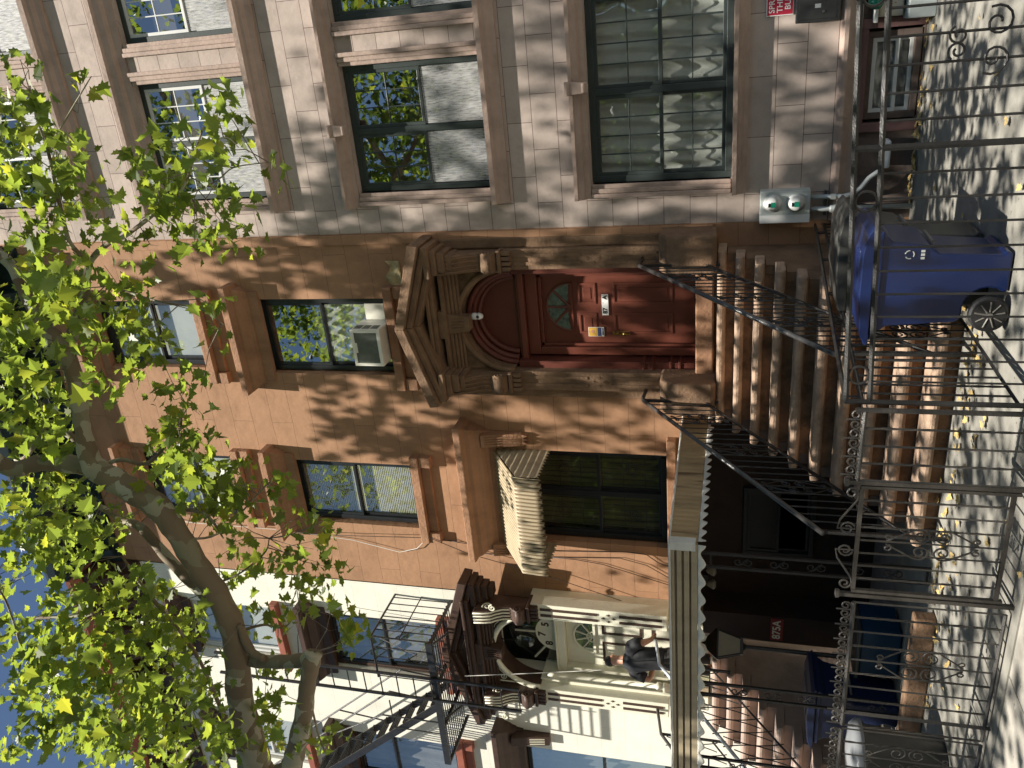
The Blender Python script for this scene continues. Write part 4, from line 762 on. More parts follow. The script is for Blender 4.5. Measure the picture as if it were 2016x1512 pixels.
# ------------------------------------------------------------------ iron railings and fences
def ornament(mb, o, e1, H, Wd, r=0.006):
    c = []
    for sx in (-1, 1):
        for sz in (-1, 1):
            pts = [(sx*u, sz*v) for u, v in spiral((0.045*1.0, H/2-0.03), 0.008, 0.032, PI*1.2, -1.15, 10)]
            mid = [(sx*Wd/2*0.92, sz*0.2*H)]
            sp = [(sx*u, sz*v) for u, v in spiral((Wd*0.27, 0.115*H), Wd*0.245, Wd*0.06, PI*0.12, 1.45 if False else -1.5, 22)]
            mb.tube(to3(pts+mid+sp, o, e1, UP), r, 5)
def stair_rail(label, x, wallpost=True, group='railings of the brown stoop'):
    t = thing('stair_railing', label, 'railing', (x, -1.9, G), group)
    yt, zt_, yb, zb = -0.46, 1.17, -3.3, -0.83
    sl = (zb-zt_)/(yb-yt); zz = lambda y: zt_+sl*(y-yt)
    link('handrail', MB().tube([(x, -0.16, zt_-0.015), (x, yt+0.03, zt_-0.002), (x, yt-0.02, zt_-0.012), (x, yb, zb)], 0.025, 10), 'rail', t, smooth=True)
    lo = -0.78
    link('bottom_rail', MB().prism([(yt-0.04, zz(yt-0.04)+lo-0.015), (yt-0.04, zz(yt-0.04)+lo+0.015), (yb+0.04, zz(yb+0.04)+lo+0.015), (yb+0.04, zz(yb+0.04)+lo-0.015)], 'x', x-0.015, x+0.015), 'iron', t)
    for y, z0 in ((yt-0.02, 0.2), (yb+0.03, G)): link('post', MB().box(x-0.016, x+0.016, y-0.016, y+0.016, z0, zz(y)-0.01), 'iron', t)
    y = yt-0.14; k = 0
    while y > yb+0.1:
        if k % 6 == 3:
            b = MB(); ornament(b, (x, y, zz(y)+lo/2), (0, 1, sl), 0.66, 0.2); link('scroll_ornament', b, 'iron', t); link('baluster', MB().box(x-0.006, x+0.006, y-0.006, y+0.006, zz(y)+lo, zz(y)), 'iron', t)
        else: link('baluster', MB().tube([(x, y, zz(y)+lo), (x, y, zz(y))] if k % 2 else [(x, y, zz(y)+lo+0.78*q/14) for q in range(15)], 0.0085, 4, twist=0.5), 'iron', t)
        y -= 0.125; k += 1
    return t
stair_rail('black iron stair railing on the right side of the brown stoop', -2.8); stair_rail('black iron stair railing on the left side of the brown stoop', -4.62)
def finials(mb, x0, x1, y, z, h=0.1, pitch=0.07, e1=(1, 0, 0)):
    n = max(1, int(abs(x1-x0)/pitch)); 
    for k in range(n):
        xx = x0+(x1-x0)*(k+0.5)/n; sg = 1 if k % 2 else -1
        mb.tube(to3(spiral((0, h*0.5), h*0.34, h*0.1, -PI/2, sg*1.3, 14), (xx, y, z), e1, UP), 0.0065, 5)
        if k % 2 == 0: mb.box(xx+pitch*0.5-0.005, xx+pitch*0.5+0.005, y-0.005, y+0.005, z, z+h*1.05)
def panel(label, p0, p1, zt, zb, m, pitch=0.14, fin=True, orn=(), rings=False, posts=(), name='iron_fence', cat='fence', group=None, second=0.0, r=0.0085, twistalt=True):
    # p0, p1: (x, y) ends; zt, zb: (z at p0, z at p1) of top and bottom rails
    d = Vector((p1[0]-p0[0], p1[1]-p0[1], 0)); L = d.length; d.normalize()
    t = thing(name, label, cat, ((p0[0]+p1[0])/2, (p0[1]+p1[1])/2, G), group)
    pt_ = lambda s, za: Vector((p0[0]+d.x*s, p0[1]+d.y*s, za[0]+(za[1]-za[0])*s/L))
    rr = lambda a, b, h, w: MB().tube([a, b], [w]*2, 4)
    link('top_rail', rr(pt_(0, zt), pt_(L, zt), 0, 0.017), m, t)
    if zb[0] > G-0.05: link('bottom_rail', rr(pt_(0, zb), pt_(L, zb), 0, 0.014), m, t)
    z2 = (zt[0]-second, zt[1]-second)
    if second: link('second_rail', rr(pt_(0, z2), pt_(L, z2), 0, 0.017), m, t)
    n = int(round(L/pitch))
    for k in range(n+1):
        s = L*k/n; a, b = pt_(s, zb), pt_(s, z2 if second else zt)
        if k in posts:
            a.z = G; b2 = pt_(s, zt); b2.z += 0.06 if fin else 0.0; link('post', MB().tube([a, b2], 0.019, 4), m, t); continue
        if twistalt and k % 2: link('bar', MB().tube([a+(b-a)*(q/26) for q in range(27)], r*1.05, 4, twist=0.55), m, t)
        else: link('bar', MB().tube([a, b], r, 4), m, t)
        if k in orn: o = MB(); ornament(o, (a+b)*0.5, d, 0.62, pitch*2.0); link('scroll_ornament', o, m, t)
    if fin:
        b = MB(); k = 0; s = 0.035
        while s < L:
            q = pt_(s, zt); sg = 1 if k % 2 else -1
            b.tube(to3(spiral((0, 0.05), 0.036, 0.011, -PI/2, sg*1.3, 14), q, d, UP), 0.007, 5)
            if k % 2 == 0: e = pt_(s+0.035, zt); b.tube([e, e+Vector((0, 0, 0.115))], 0.007, 4)
            s += 0.07; k += 1
        link('scroll_row', b, m, t)
    if rings:
        s = rings
        while s < L:
            q = (pt_(s, zt)+pt_(s, z2))*0.5; rad = second/2-0.012
            link('ring', MB().tube([q+d*rad*math.cos(2*PI*k/22)+Vector((0, 0, rad*math.sin(2*PI*k/22))) for k in range(22)], 0.008, 5, closed=True), m, t)
            s += 1.12
    return t
GF = 'iron fence panels along the pavement'
rf = panel('black iron fence with ring top before the pink house', (-2.44, -5.0), (0.5, -5.0), (-0.705, -0.59), (-1.82, -1.75), 'iron', 0.148, False, (), 0.19, (0, 11), second=0.145, group=GF, twistalt=False, r=0.0075)
for (cx, cz, r0, a0, tn) in ((-0.25, -1.12, 0.05, 0.5, 1.3), (-0.33, -1.12, 0.05, 2.6, -1.3), (-0.2, -1.3, 0.085, 0.5, -1.35), (-0.38, -1.3, 0.085, 2.6, 1.35)): link('scroll_ornament', MB().tube(to3(spiral((0, 0), r0, 0.015, a0, tn), (cx, -5.01, cz), (1, 0, 0), UP), 0.007, 5), 'iron', rf)
panel('black iron side fence with ring top running back along the stoop to the meters', (-2.46, -0.03), (-2.46, -4.97), (-0.88, -0.71), (-1.76, -1.73), 'iron', 0.15, False, (7, 15, 24), 0.4, (), second=0.1, group=GF)
panel('short twisted iron fence between the corner post and the garden gate', (-2.5, -5.0), (-3.03, -5.0), (-0.83, -0.82), (-1.86, -1.86), 'ironworn', 0.13, True, (), False, (0,), group=GF)
panel('iron fence with scroll row left of the garden gate', (-4.06, -5.0), (-5.26, -5.0), (-0.87, -0.87), (-1.86, -1.86), 'ironworn', 0.14, True, (4,), False, (8,), group=GF)
panel('iron fence with scroll row at the far left edge', (-5.3, -5.0), (-7.2, -5.0), (-0.87, -0.87), (-1.86, -1.86), 'ironworn', 0.14, True, (2, 9), False, (13,), group=GF)
# garden gate
gt = thing('garden_gate', 'worn iron garden gate with double heart scrolls in front of the stoop', 'gate', (-3.52, -5.0, G)); ga, gb = -3.08, -3.95
b = MB(); zt_, zb_ = -0.855, -1.78
for x in (ga, gb): b.box(x-0.011, x+0.011, -5.015, -4.985, zb_-0.04, zt_+0.01)
for z in (zt_, zb_): b.box(gb+0.0115, ga-0.0115, -5.012, -4.988, z-0.014, z+0.014)
link('frame', b, 'ironworn', gt)
for k in range(1, 8):
    x = ga+(gb-ga)*k/8
    link('bar', MB().tube([(x, -5.0, zb_+(zt_-zb_)*q/24) for q in range(25)] if k in (1, 3, 7) else [(x, -5, zb_), (x, -5, zt_)], 0.0085, 4, twist=0.5), 'ironworn', gt)
b = MB(); ornament(b, (-3.515, -5.01, -1.33), (1, 0, 0), 0.62, 0.24, 0.007); link('scroll_ornament', b, 'ironworn', gt)
b = MB()
for s in (-1, 1):
    cxx = -3.515+s*0.07
    pts = to3([(s*u, v) for u, v in spiral((0.02, 0.06), 0.02, 0.055, 0.6, -1.35, 16)]+[(s*0.02, 0.125), (s*0.09, 0.11), (s*0.26, 0.005), (s*0.3, 0.0)], (cxx, -5, zt_+0.014), (1, 0, 0), UP)
    b.tube(pts, 0.0075, 5); b.tube(to3([(s*u, v) for u, v in spiral((0.31, 0.045), 0.045, 0.012, -PI/2, 1.3, 16)], (cxx, -5, zt_+0.014), (1, 0, 0), UP), 0.0075, 5)
link('crest', b, 'ironworn', gt)
for x, zp in ((-3.045, -0.77), (-3.99, -0.77)):
    p = tag(link('gate_post', MB().box(x-0.015, x+0.015, -5.015, -4.985, G, zp).lathe([(0.026, zp), (0.034, zp+0.01), (0.034, zp+0.03), (0.01, zp+0.036)], (x, -5.0, 0), 'z', 12), 'ironworn'), 'capped iron gate post on the %s side of the garden gate' % ('stoop' if x > -3.5 else 'porch'), 'post')
# railing of the white stoop
def arc_rail(label, x, m):
    t = thing('stair_railing', label, 'railing', (x, -1.9, G), 'railings of the white house stoop'); yt, zt_, yb, zb = -0.9, 0.98, -3.4, -0.86; sl = (zb-zt_)/(yb-yt); zz = lambda y: zt_+sl*(y-yt)
    link('handrail', MB().tube([(x, yt+0.5, zt_+0.1), (x, yt, zt_), (x, yb, zb)], 0.024, 10), m, t, smooth=True); link('bottom_rail', MB().tube([(x, yt, zt_-0.75), (x, yb, zb-0.75)], 0.014, 6), 'iron', t)
    for y in (yt, yb): link('post', MB().box(x-0.015, x+0.015, y-0.015, y+0.015, zz(y)-1.0, zz(y)), 'iron', t)
    b = MB(); y = yt-0.12
    while y > yb+0.05:
        for sg in (-1, 1): b.tube([(x, y+sg*0.085*abs(1-2*q/10)**1.6, zz(y)-0.75*q/10) for q in range(11)], 0.008, 5)
        y -= 0.19
    link('curved_baluster', b, 'iron', t); return t
arc_rail('pale blue tube handrail with bowed iron bars on the white house stoop', -8.68, 'tubewhite'); arc_rail('dark handrail with bowed iron bars on the far side of the white house stoop', -10.05, 'rail')

# ------------------------------------------------------------------ bins and the porch
def wheelie(xb, y0, h, m, lidm, label, wd=0.6, dp=0.76, mark=False, group='wheelie bins by the stoop'):
    t = thing('wheelie_bin', label, 'bin', (xb+dp/2, y0+wd/2, G), group); s = h/1.08; fx = dp/0.76
    P = lambda p: (xb+p[0]*fx, G+p[1]*s)
    pr = [(0.0, 0.99), (0.02, 0.9), (0.05, 0.86), (0.07, 0.36), (0.09, 0.33)]+[(0.16+0.17*math.cos(a), 0.15+0.17*math.sin(a)) for a in [R_(100-20*k) for k in range(8)]]+[(0.3, 0.01), (0.58, 0.01), (0.60, 0.06), (0.575, 0.08), (0.60, 0.52), (0.66, 0.6), (0.70, 0.86), (0.735, 0.9), (0.76, 0.99)]
    b = MB().prism([P(p) for p in pr], 'y', y0, y0+wd); cy = y0+wd/2
    b.v = [(x, cy+(y-cy)*(0.80+0.2*min(1, (z-G)/(0.9*s))), z) for x, y, z in b.v]
    link('body', b, m, t, bevel=0.018)
    b = MB().prism([P(p) for p in ((-0.02, 0.93), (0.78, 0.93), (0.78, 0.985), (-0.02, 0.985))], 'y', y0-0.02, y0+wd+0.02); link('rim', b, m, t, bevel=0.01)
    lid = MB().prism([P(p) for p in ((-0.09, 0.99), (-0.09, 1.02), (0.0, 1.06), (0.3, 1.085), (0.62, 1.08), (0.76, 1.05), (0.82, 1.01), (0.82, 0.99))], 'y', y0-0.035, y0+wd+0.035); l = link('lid', lid, lidm, t, bevel=0.02)
    r = MB().prism([P(p) for p in ((0.05, 1.05), (0.3, 1.10), (0.6, 1.095), (0.7, 1.05))], 'y', y0+0.1, y0+wd-0.1); link('lid_ridge', r, lidm, l, bevel=0.02)
    link('grab_bar', MB().tube([(xb+0.655*fx, y0+0.14, G+0.56*s), (xb+0.655*fx, y0+wd-0.14, G+0.56*s)], 0.014, 8), 'hub', t); link('handle', MB().tube([(xb-0.01, y0+0.06, G+0.95*s), (xb-0.07, y0+0.06, G+0.97*s), (xb-0.07, y0+wd-0.06, G+0.97*s), (xb-0.01, y0+wd-0.06, G+0.95*s)], 0.014, 8), m, t)
    for yy, sg in ((y0+0.005, -1), (y0+wd-0.005, 1)):
        c = (xb+0.15*fx, yy, G+0.135); wv = link('wheel', MB().lathe([(0.02, -0.035), (0.12, -0.035), (0.133, -0.02), (0.133, 0.02), (0.12, 0.035), (0.02, 0.035)], c, 'y', 28), 'rubber', t, smooth=False)
        hb = MB().lathe([(0.105, sg*0.0352), (0.105, sg*0.038), (0.03, sg*0.04), (0.022, sg*0.05), (0.002, sg*0.051)], c, 'y', 24)
        link('wheel_disc', hb, 'rubber', wv)
        sp = MB()
        for k in range(9): a = 2*PI*k/9; sp.tube([(c[0]+0.025*math.cos(a), yy+sg*0.042, c[2]+0.025*math.sin(a)), (c[0]+0.10*math.cos(a), yy+sg*0.042, c[2]+0.10*math.sin(a))], 0.006, 4)
        sp.lathe([(0.02, sg*0.05), (0.02, sg*0.056), (0.002, sg*0.057)], c, 'y', 12); link('spokes', sp, 'hub', wv)
    if mark:
        b = MB(); c = (xb+0.60*fx, y0+0.012, G+0.74*s)
        for k in range(3): a0 = 2*PI*k/3; b.tube([(c[0]+0.03*math.cos(a0+q*0.28), c[1]-0.004, c[2]+0.03*math.sin(a0+q*0.28)) for q in range(6)], 0.004, 4)
        for k in range(3): b.box(c[0]-0.035+0.026*k, c[0]-0.018+0.026*k, c[1]-0.008, c[1]-0.002, c[2]-0.1, c[2]-0.075)
        link('recycling_mark', b, 'greyframe', t)
    return t
wheelie(-2.36, -3.93, 1.02, 'blue', 'blue', 'blue wheelie bin behind the ring topped fence, nearest the pavement', mark=True)
wheelie(-2.42, -3.14, 1.1, 'darkbin', 'darkbin', 'dark grey wheelie bin behind the blue one')
wheelie(-8.1, -2.5, 1.0, 'navybin', 'navybin', 'navy wheelie bin in the dark under the porch roof', group='wheelie bins in the porch')
tb = thing('storage_box', 'low teal blue plastic storage box in the dark porch', 'box', (-6.95, -1.9, G)); link('body', MB().box(-7.3, -6.65, -2.2, -1.7, G+0.02, -1.46), 'tealbin', tb, bevel=0.02); link('lid', MB().box(-7.33, -6.62, -2.23, -1.67, -1.458, -1.41), 'darkbin', tb, bevel=0.015)
cn = thing('trash_can', 'black trash can with a grey lid behind the far left fence', 'bin', (-6.5, -4.15, G)); link('body', MB().lathe([(0.24, 0.0), (0.25, 0.02), (0.3, 0.66), (0.32, 0.68), (0.32, 0.72), (0.3, 0.72)], (-6.5, -4.15, G), 'z', 28), 'darkbin', cn, smooth=True); link('lid', MB().lathe([(0.34, 0.70), (0.345, 0.74), (0.3, 0.79), (0.15, 0.82), (0.01, 0.825)], (-6.5, -4.15, G), 'z', 28), 'greylid', cn, smooth=True)
lp = thing('lamp_post', 'dark four sided lantern on a thin post under the porch roof', 'lantern', (-7.4, -1.8, G)); link('post', MB().lathe([(0.09, 0), (0.09, 0.06), (0.03, 0.1), (0.026, 1.7), (0.06, 1.74)], (-7.4, -1.8, G), 'z', 12), 'iron', lp)
def frust(z0, z1, r0, r1, c): return MB().lathe([(r0, z0), (r1, z1)], c, 'z', 4)
lc = (-7.4, -1.8, 0); lg = link('lamp_glass', frust(-0.13, 0.13, 0.13, 0.23, lc), 'lampglass', lp); link('lamp_cap', MB().lathe([(0.27, 0.131), (0.27, 0.15), (0.12, 0.27), (0.03, 0.3), (0.01, 0.34)], lc, 'z', 4), 'black', lp)
b = MB()
for k in range(4): a = PI/2*k; b.tube([(lc[0]+0.13*math.cos(a), lc[1]+0.13*math.sin(a), -0.135), (lc[0]+0.235*math.cos(a), lc[1]+0.235*math.sin(a), 0.132)], 0.012, 5)
b.lathe([(0.14, -0.165), (0.14, -0.132)], lc, 'z', 4); link('lamp_frame', b, 'iron', lp)
fl2 = thing('floodlight', 'unlit twin floodlight under the porch ceiling', 'lamp', (-6.6, -1.5, 0.3))
for dx in (-0.1, 0.1): link('bulb', MB().lathe([(0.02, 0.1), (0.03, 0.08), (0.06, 0.02), (0.062, 0), (0.03, -0.02), (0.002, -0.022)], (-6.6+dx, -1.5, 0.2), 'z', 16), 'lampglass', fl2, smooth=True)
link('base', MB().box(-6.66, -6.54, -1.54, -1.46, 0.28, 0.42), 'black', fl2)
pier = tag(link('porch_pier', MB().box(-8.41, -7.95, -0.5, -0.032, G, 0.38), M['porchshade'], bevel=0.01), 'shade-darkened brown pier at the back of the porch carrying the red number plate', 'pier')  # pier colour darkened to hold the porch shade
s8 = thing('number_plate', 'dark red plate reading 875A on the pier in the porch', 'sign', (-8.16, -0.51, -0.72)); link('plate', MB().box(-8.35, -7.97, -0.52, -0.502, -0.73, -0.56), 'darkredsign', s8); text('numeral', '875A', 'cream', 0.15, (-8.16, -0.523, -0.645), s8, bold=0.003)
tag(link('garden_kerb', MB().box(-8.2, -5.5, -3.35, -3.2, G, -1.7), 'portal', bevel=0.02), 'low brown kerb across the areaway behind the left fence', 'kerb')
# ------------------------------------------------------------------ cables on the front
def cable(pts, y, m, label, r=0.006): tag(link('cable', MB().tube([at(px, py, y) for px, py in pts], r, 5), m, smooth=True), label, 'cable', 'cables on the brown house')
cable([(330, 1022), (378, 1029), (541, 1042), (694, 1063), (787, 1087), (821, 1080), (842, 1059), (834, 1044)], -0.05, 'wcable', 'white cable running down the brown wall and looping at the left sill')
cable([(560, 1050), (700, 1055), (846, 1059), (922, 1090), (1082, 1135), (1221, 1182), (1320, 1216)], -0.12, 'cable', 'dark cable slanting from the left sill down to the white pilaster')
cable([(846, 1059), (930, 1072), (1012, 1081), (1099, 1085), (1238, 1087), (1273, 1092), (1296, 1108), (1320, 1116)], -0.03, 'cable', 'dark cable hanging nearest the tall window', 0.007)
cable([(1082, 1097), (1135, 1102), (1186, 1111), (1321, 1153)], -0.03, 'cable', 'dark cable below the window awning slanting outward')
cable([(940, 1090), (1082, 1097), (1221, 1099), (1273, 1113), (1321, 1140)], -0.03, 'cable', 'dark cable sagging between the window awning and the porch roof')

# ------------------------------------------------------------------ the plane tree over the pavement
LEAF = [(0, -0.05), (0.10, 0.02), (0.30, -0.08), (0.26, 0.12), (0.52, 0.22), (0.34, 0.36), (0.40, 0.52), (0.22, 0.52), (0.14, 0.68), (0, 0.95)]
def leaves(pos, size, up=0.9, droop=True):
    n = len(pos); half = np.array(LEAF); k = len(half)
    L = np.concatenate([np.c_[half, np.abs(half[:, 0])*0.28], np.c_[-half[1:-1, 0], half[1:-1, 1], np.abs(half[1:-1, 0])*0.28]])
    nrm = rng.normal(size=(n, 3))*0.75+np.array([0, -0.25, up]); nrm /= np.linalg.norm(nrm, axis=1)[:, None]
    t = rng.normal(size=(n, 3))+np.array([0, 0, -0.5 if droop else 0]); t -= nrm*(t*nrm).sum(1)[:, None]; t /= np.linalg.norm(t, axis=1)[:, None]; bb = np.cross(t, nrm)
    s = size[:, None, None]; V = pos[:, None, :]+s*(L[None, :, 0, None]*bb[:, None, :]+(L[None, :, 1, None]-0.4)*t[:, None, :]+L[None, :, 2, None]*nrm[:, None, :]); m = len(L)
    f1 = list(range(k)); f2 = [0, k-1]+list(range(2*k-3, k-1, -1)); F = []
    for i in range(n): o = i*m; F.append(tuple(o+q for q in f1)); F.append(tuple(o+q for q in f2))
    return V.reshape(-1, 3), F
def mesh_np(name, V, F, m, parent):
    me = bpy.data.meshes.new(name); me.from_pydata(V.tolist(), [], F); me.update(); o = bpy.data.objects.new(name, me); C.objects.link(o); me.materials.append(M[m]); o.parent = parent
    if parent.type == 'EMPTY': o.location = -parent.location
    return o
tree = thing('plane_tree', 'plane tree with mottled bark leaning across the front, its limb pruned to a stub', 'tree', (-8.3, -6.4, G))
def limb(px, y0, y1, pre=(), post=()):
    n = len(px); P = [Vector(p[:3]) for p in pre]; Rr = [p[3] for p in pre]
    for i, (x, y, wd) in enumerate(px):
        yy = y0+(y1-y0)*i/max(1, n-1); p = at(x, y, yy); dep = AX[2] @ (np.array(p)-CAM); P.append(p); Rr.append(wd*dep/F_PX/2)
    for p in post: P.append(Vector(p[:3])); Rr.append(p[3])
    Q = []; q = []                                    # smooth the path
    for i in range(len(P)-1):
        p0, p1, p2, p3 = P[max(0, i-1)], P[i], P[i+1], P[min(len(P)-1, i+2)]
        for k in range(6):
            t = k/6; Q.append(0.5*((2*p1)+(p2-p0)*t+(2*p0-5*p1+4*p2-p3)*t*t+(3*p1-p0-3*p2+p3)*t**3)); q.append((Rr[i]*(1-t)+Rr[i+1]*t)*(1+0.06*math.sin(i*3.1+k*1.7)))
    Q.append(P[-1]); q.append(Rr[-1]); return Q, q
limbs = []
def add_limb(name, *a, lb=None, n=14, **k):
    Q, q = limb(*a, **k); limbs.append(Q); return link(name, MB().tube(Q, q, n), 'bark', tree, smooth=True, label=lb)
T0 = [(-8.3, -6.4, G-0.05, 0.27), (-8.25, -6.35, G+0.3, 0.22), (-8.15, -6.2, 1.0, 0.2), (-7.9, -5.8, 3.0, 0.19)]
main = [(520, 1540, 64), (500, 1487, 60), (472, 1369, 50), (465, 1265, 50), (432, 1178, 46), (392, 1119, 46), (347, 1046, 45), (304, 993, 50), (234, 950, 50), (184, 917, 44), (163, 847, 30), (156, 795, 32), (147, 743, 31), (124, 691, 36), (86, 639, 31), (52, 580, 26), (21, 521, 22), (-40, 470, 19), (-110, 430, 16)]
add_limb('trunk', main, -5.0, -4.0, pre=T0, n=18)
add_limb('limb', [(130, 690, 26), (146, 649, 24), (168, 576, 16), (177, 517, 13), (215, 478, 10), (250, 462, 9), (330, 399, 7), (365, 360, 5), (400, 250, 4)], -4.15, -4.2)
add_limb('limb', [(177, 517, 10), (139, 480, 9), (121, 417, 8), (94, 295, 6), (73, 236, 5), (60, 180, 3)], -4.2, -4.6)
add_limb('limb', [(190, 920, 36), (163, 917, 36), (104, 910, 36), (60, 915, 32), (21, 924, 30), (-40, 880, 26), (-120, 830, 22)], -4.3, -4.8)
add_limb('limb', [(165, 900, 12), (149, 868, 14), (120, 845, 13), (94, 833, 11), (75, 868, 10), (50, 900, 8), (30, 905, 6)], -4.2, -3.9)
add_limb('limb', [(440, 1200, 26), (392, 1160, 24), (333, 1101, 22), (278, 1039, 18), (243, 1025, 14), (180, 990, 10), (120, 985, 8)], -4.6, -4.0)
add_limb('limb', [(470, 1290, 30), (489, 1299, 27), (540, 1303, 26), (596, 1300, 28), (612, 1294, 32)], -4.75, -5.0, lb='short pale cross limb leading to the pruned stub')
add_limb('limb', [(618, 1284, 34), (612, 1310, 36), (606, 1344, 32), (598, 1406, 36), (582, 1479, 40), (573, 1512, 42), (565, 1560, 42)], -5.0, -5.3, lb='limb cut off to a blunt stub', post=[(-7.6, -5.6, 2.9, 0.13)])
add_limb('limb', [(470, 1230, 10), (485, 1265, 18), (500, 1287, 16), (520, 1296, 14)], -4.85, -4.95)
for px in ([(440, 1395, 10), (434, 1393, 9), (382, 1282, 8), (288, 1164, 7), (240, 1095, 5)], [(446, 1411, 8), (400, 1455, 8), (347, 1512, 7)], [(325, 1002, 9), (400, 1010, 7), (440, 1060, 3)], [(200, 917, 9), (240, 905, 9), (290, 912, 8), (330, 870, 5), (370, 800, 3)], [(190, 1210, 8), (110, 1215, 7), (60, 1220, 6), (35, 1250, 6), (70, 1320, 4), (100, 1360, 3)], [(35, 1250, 5), (10, 1180, 4), (-20, 1140, 3)], [(480, 1240, 7), (520, 1230, 5), (560, 1235, 3), (590, 1200, 2.5)], [(420, 1150, 6), (470, 1130, 4), (520, 1090, 3), (530, 1060, 2)], [(360, 1060, 6), (430, 1050, 4), (520, 960, 3), (540, 940, 2)], [(330, 399, 4), (420, 360, 3), (460, 330, 2.5), (530, 320, 2)], [(390, 300, 3), (440, 270, 2.5), (470, 290, 2)], [(94, 295, 5), (150, 200, 3), (180, 150, 2)], [(605, 1350, 5), (625, 1440, 4), (640, 1480, 3)], [(210, 560, 6), (300, 590, 4), (400, 610, 3), (440, 640, 2)]):
    add_limb('branch', px, -4.4, -4.2-0.6*random.random(), n=7)
ALL = [p for l in limbs for p in l]
clusters = []
# (photo centre, radii, number of leaves): where the crown hangs in the picture
DENS = [((230, 1300), (185, 175), 820), ((110, 1270), (120, 120), 190), ((330, 1440), (140, 90), 280), ((120, 1010), (130, 105), 330), ((50, 1080), (70, 60), 60), ((95, 740), (105, 150), 330), ((70, 1390), (60, 70), 45), ((150, 1450), (90, 60), 160), ((20, 1150), (40, 60), 30), ((20, 1440), (40, 60), 30),
        ((70, 560), (85, 90), 190), ((55, 330), (75, 150), 170), ((120, 420), (70, 80), 100), ((30, 160), (45, 70), 40), ((190, 620), (70, 60), 60), ((250, 560), (70, 70), 55), ((160, 175), (25, 22), 7),
        ((300, 420), (80, 70), 95), ((350, 330), (70, 60), 65), ((430, 180), (22, 35), 22), ((440, 280), (35, 40), 30), ((530, 315), (18, 25), 12), ((470, 385), (35, 30), 26), ((380, 460), (60, 40), 55), ((470, 455), (35, 30), 32), ((330, 250), (30, 30), 12), ((230, 350), (40, 50), 22),
        ((260, 700), (70, 55), 75), ((350, 770), (50, 22), 40), ((320, 850), (45, 40), 45), ((370, 830), (30, 40), 25), ((420, 620), (20, 45), 26), ((300, 640), (40, 40), 26), ((390, 950), (95, 55), 150), ((450, 1000), (55, 40), 55), ((350, 900), (60, 40), 60), ((290, 950), (50, 40), 50),
        ((535, 955), (32, 38), 34), ((620, 1035), (50, 30), 34), ((500, 1080), (60, 55), 50), ((560, 1110), (50, 40), 36), ((660, 1090), (40, 32), 36), ((610, 1180), (60, 45), 38), ((690, 1240), (32, 42), 38), ((520, 1230), (40, 40), 30), ((630, 1440), (32, 45), 40), ((510, 1365), (50, 45), 60), ((500, 1450), (70, 60), 110), ((590, 1310), (30, 30), 10), ((440, 1190), (50, 60), 40)]
pos = []; size = []; twigs = MB(); PXL = [p[:2] for p in main]+[(570, 1500), (598, 1406), (618, 1290)]; TRK = [(a[0]+(b[0]-a[0])*q/3, a[1]+(b[1]-a[1])*q/3) for a, b in zip(PXL[:-1], PXL[1:]) for q in range(3) if b != (570, 1500)]
for (cx, cy), (rx, ry), n in DENS:
    big = n > 100; k = 0; n = int(n*(1.5 if big else 0.95))
    while k < n:
        a, r = random.random()*2*PI, math.sqrt(random.random()); px, py = cx+rx*r*math.cos(a), cy+ry*r*math.sin(a)
        if random.random() < 0.8 and min(math.hypot(px-u, py-v) for u, v in TRK) < 46: k += 1; continue
        yy = random.gauss(-4.4, 0.9) if big else random.gauss(-4.3, 0.45); yy = max(-6.6, min(-2.6, yy))
        c = at(px, py, yy); m = random.randint(3, 8) if not big else random.randint(3, 9); q = min(ALL, key=lambda v: (v-c).length_squared)
        if (q-c).length < 0.75 and random.random() < 0.5: mid = (q+c)/2+Vector((random.gauss(0, .06), random.gauss(0, .06), random.gauss(0, .06))); twigs.tube([q, mid, c], [0.006, 0.004, 0.002], 4)
        for _ in range(m): pos.append(c+Vector((random.gauss(0, .09), random.gauss(0, .09), random.gauss(0, .09)))); size.append(random.uniform(0.07, 0.165)); k += 1
# the crown goes on above the picture: it shades the wall, the stoop and the pavement
S3 = Vector((SUN.x/-SUN.y, -1.0, SUN.z/-SUN.y))
def shade(x0, x1, z0, z1, dens, ground=False, tmin=3.0, tmax=6.5, spread=0.2, num=9):
    A = abs(x1-x0)*abs(z1-z0); n = int(A*dens/num)
    for _ in range(n):
        x, z = random.uniform(x0, x1), random.uniform(z0, z1); base = Vector((x, z, G)) if ground else Vector((x, 0, z))
        for tr in range(8):
            t = random.uniform(tmin, tmax)+tr*0.35; c = base+S3*t; q = proj(c)
            if not (-75 < q[0] < 2100 and -120 < q[1] < 1630): break
        else: continue
        for _ in range(num):
            pos.append(c+Vector((random.gauss(0, spread), random.gauss(0, spread), random.gauss(0, spread)))); size.append(random.uniform(0.12, 0.22))
shade(-5.95, -4.6, 3.9, 6.3, 60, tmin=3.0, tmax=3.9, spread=0.13, num=6)
shade(-5.9, -5.2, 5.0, 6.2, 20, tmin=2.8, tmax=3.4, spread=0.1, num=4)
shade(-3.35, -2.45, 5.0, 8.6, 54, tmin=3.0, tmax=3.8, spread=0.13, num=6)
shade(-4.8, -2.45, 3.2, 5.6, 105, tmin=3.6, tmax=5.2, spread=0.14, num=6)
shade(-5.5, -4.6, 1.4, 3.9, 54, tmin=4.0, tmax=7.5, spread=0.17)
shade(-4.35, -3.0, 0.4, 2.0, 130, tmin=4.0, tmax=6.0, spread=0.16)
shade(-4.8, -4.3, 0.3, 2.6, 40, tmin=4.0, tmax=6.0, spread=0.16)
shade(-2.95, -2.4, 0.3, 2.4, 26, tmin=4.0, tmax=6.0, spread=0.16)
shade(-2.9, -2.4, -1.5, 0.9, 90, tmin=4.5, tmax=7.0, spread=0.16)
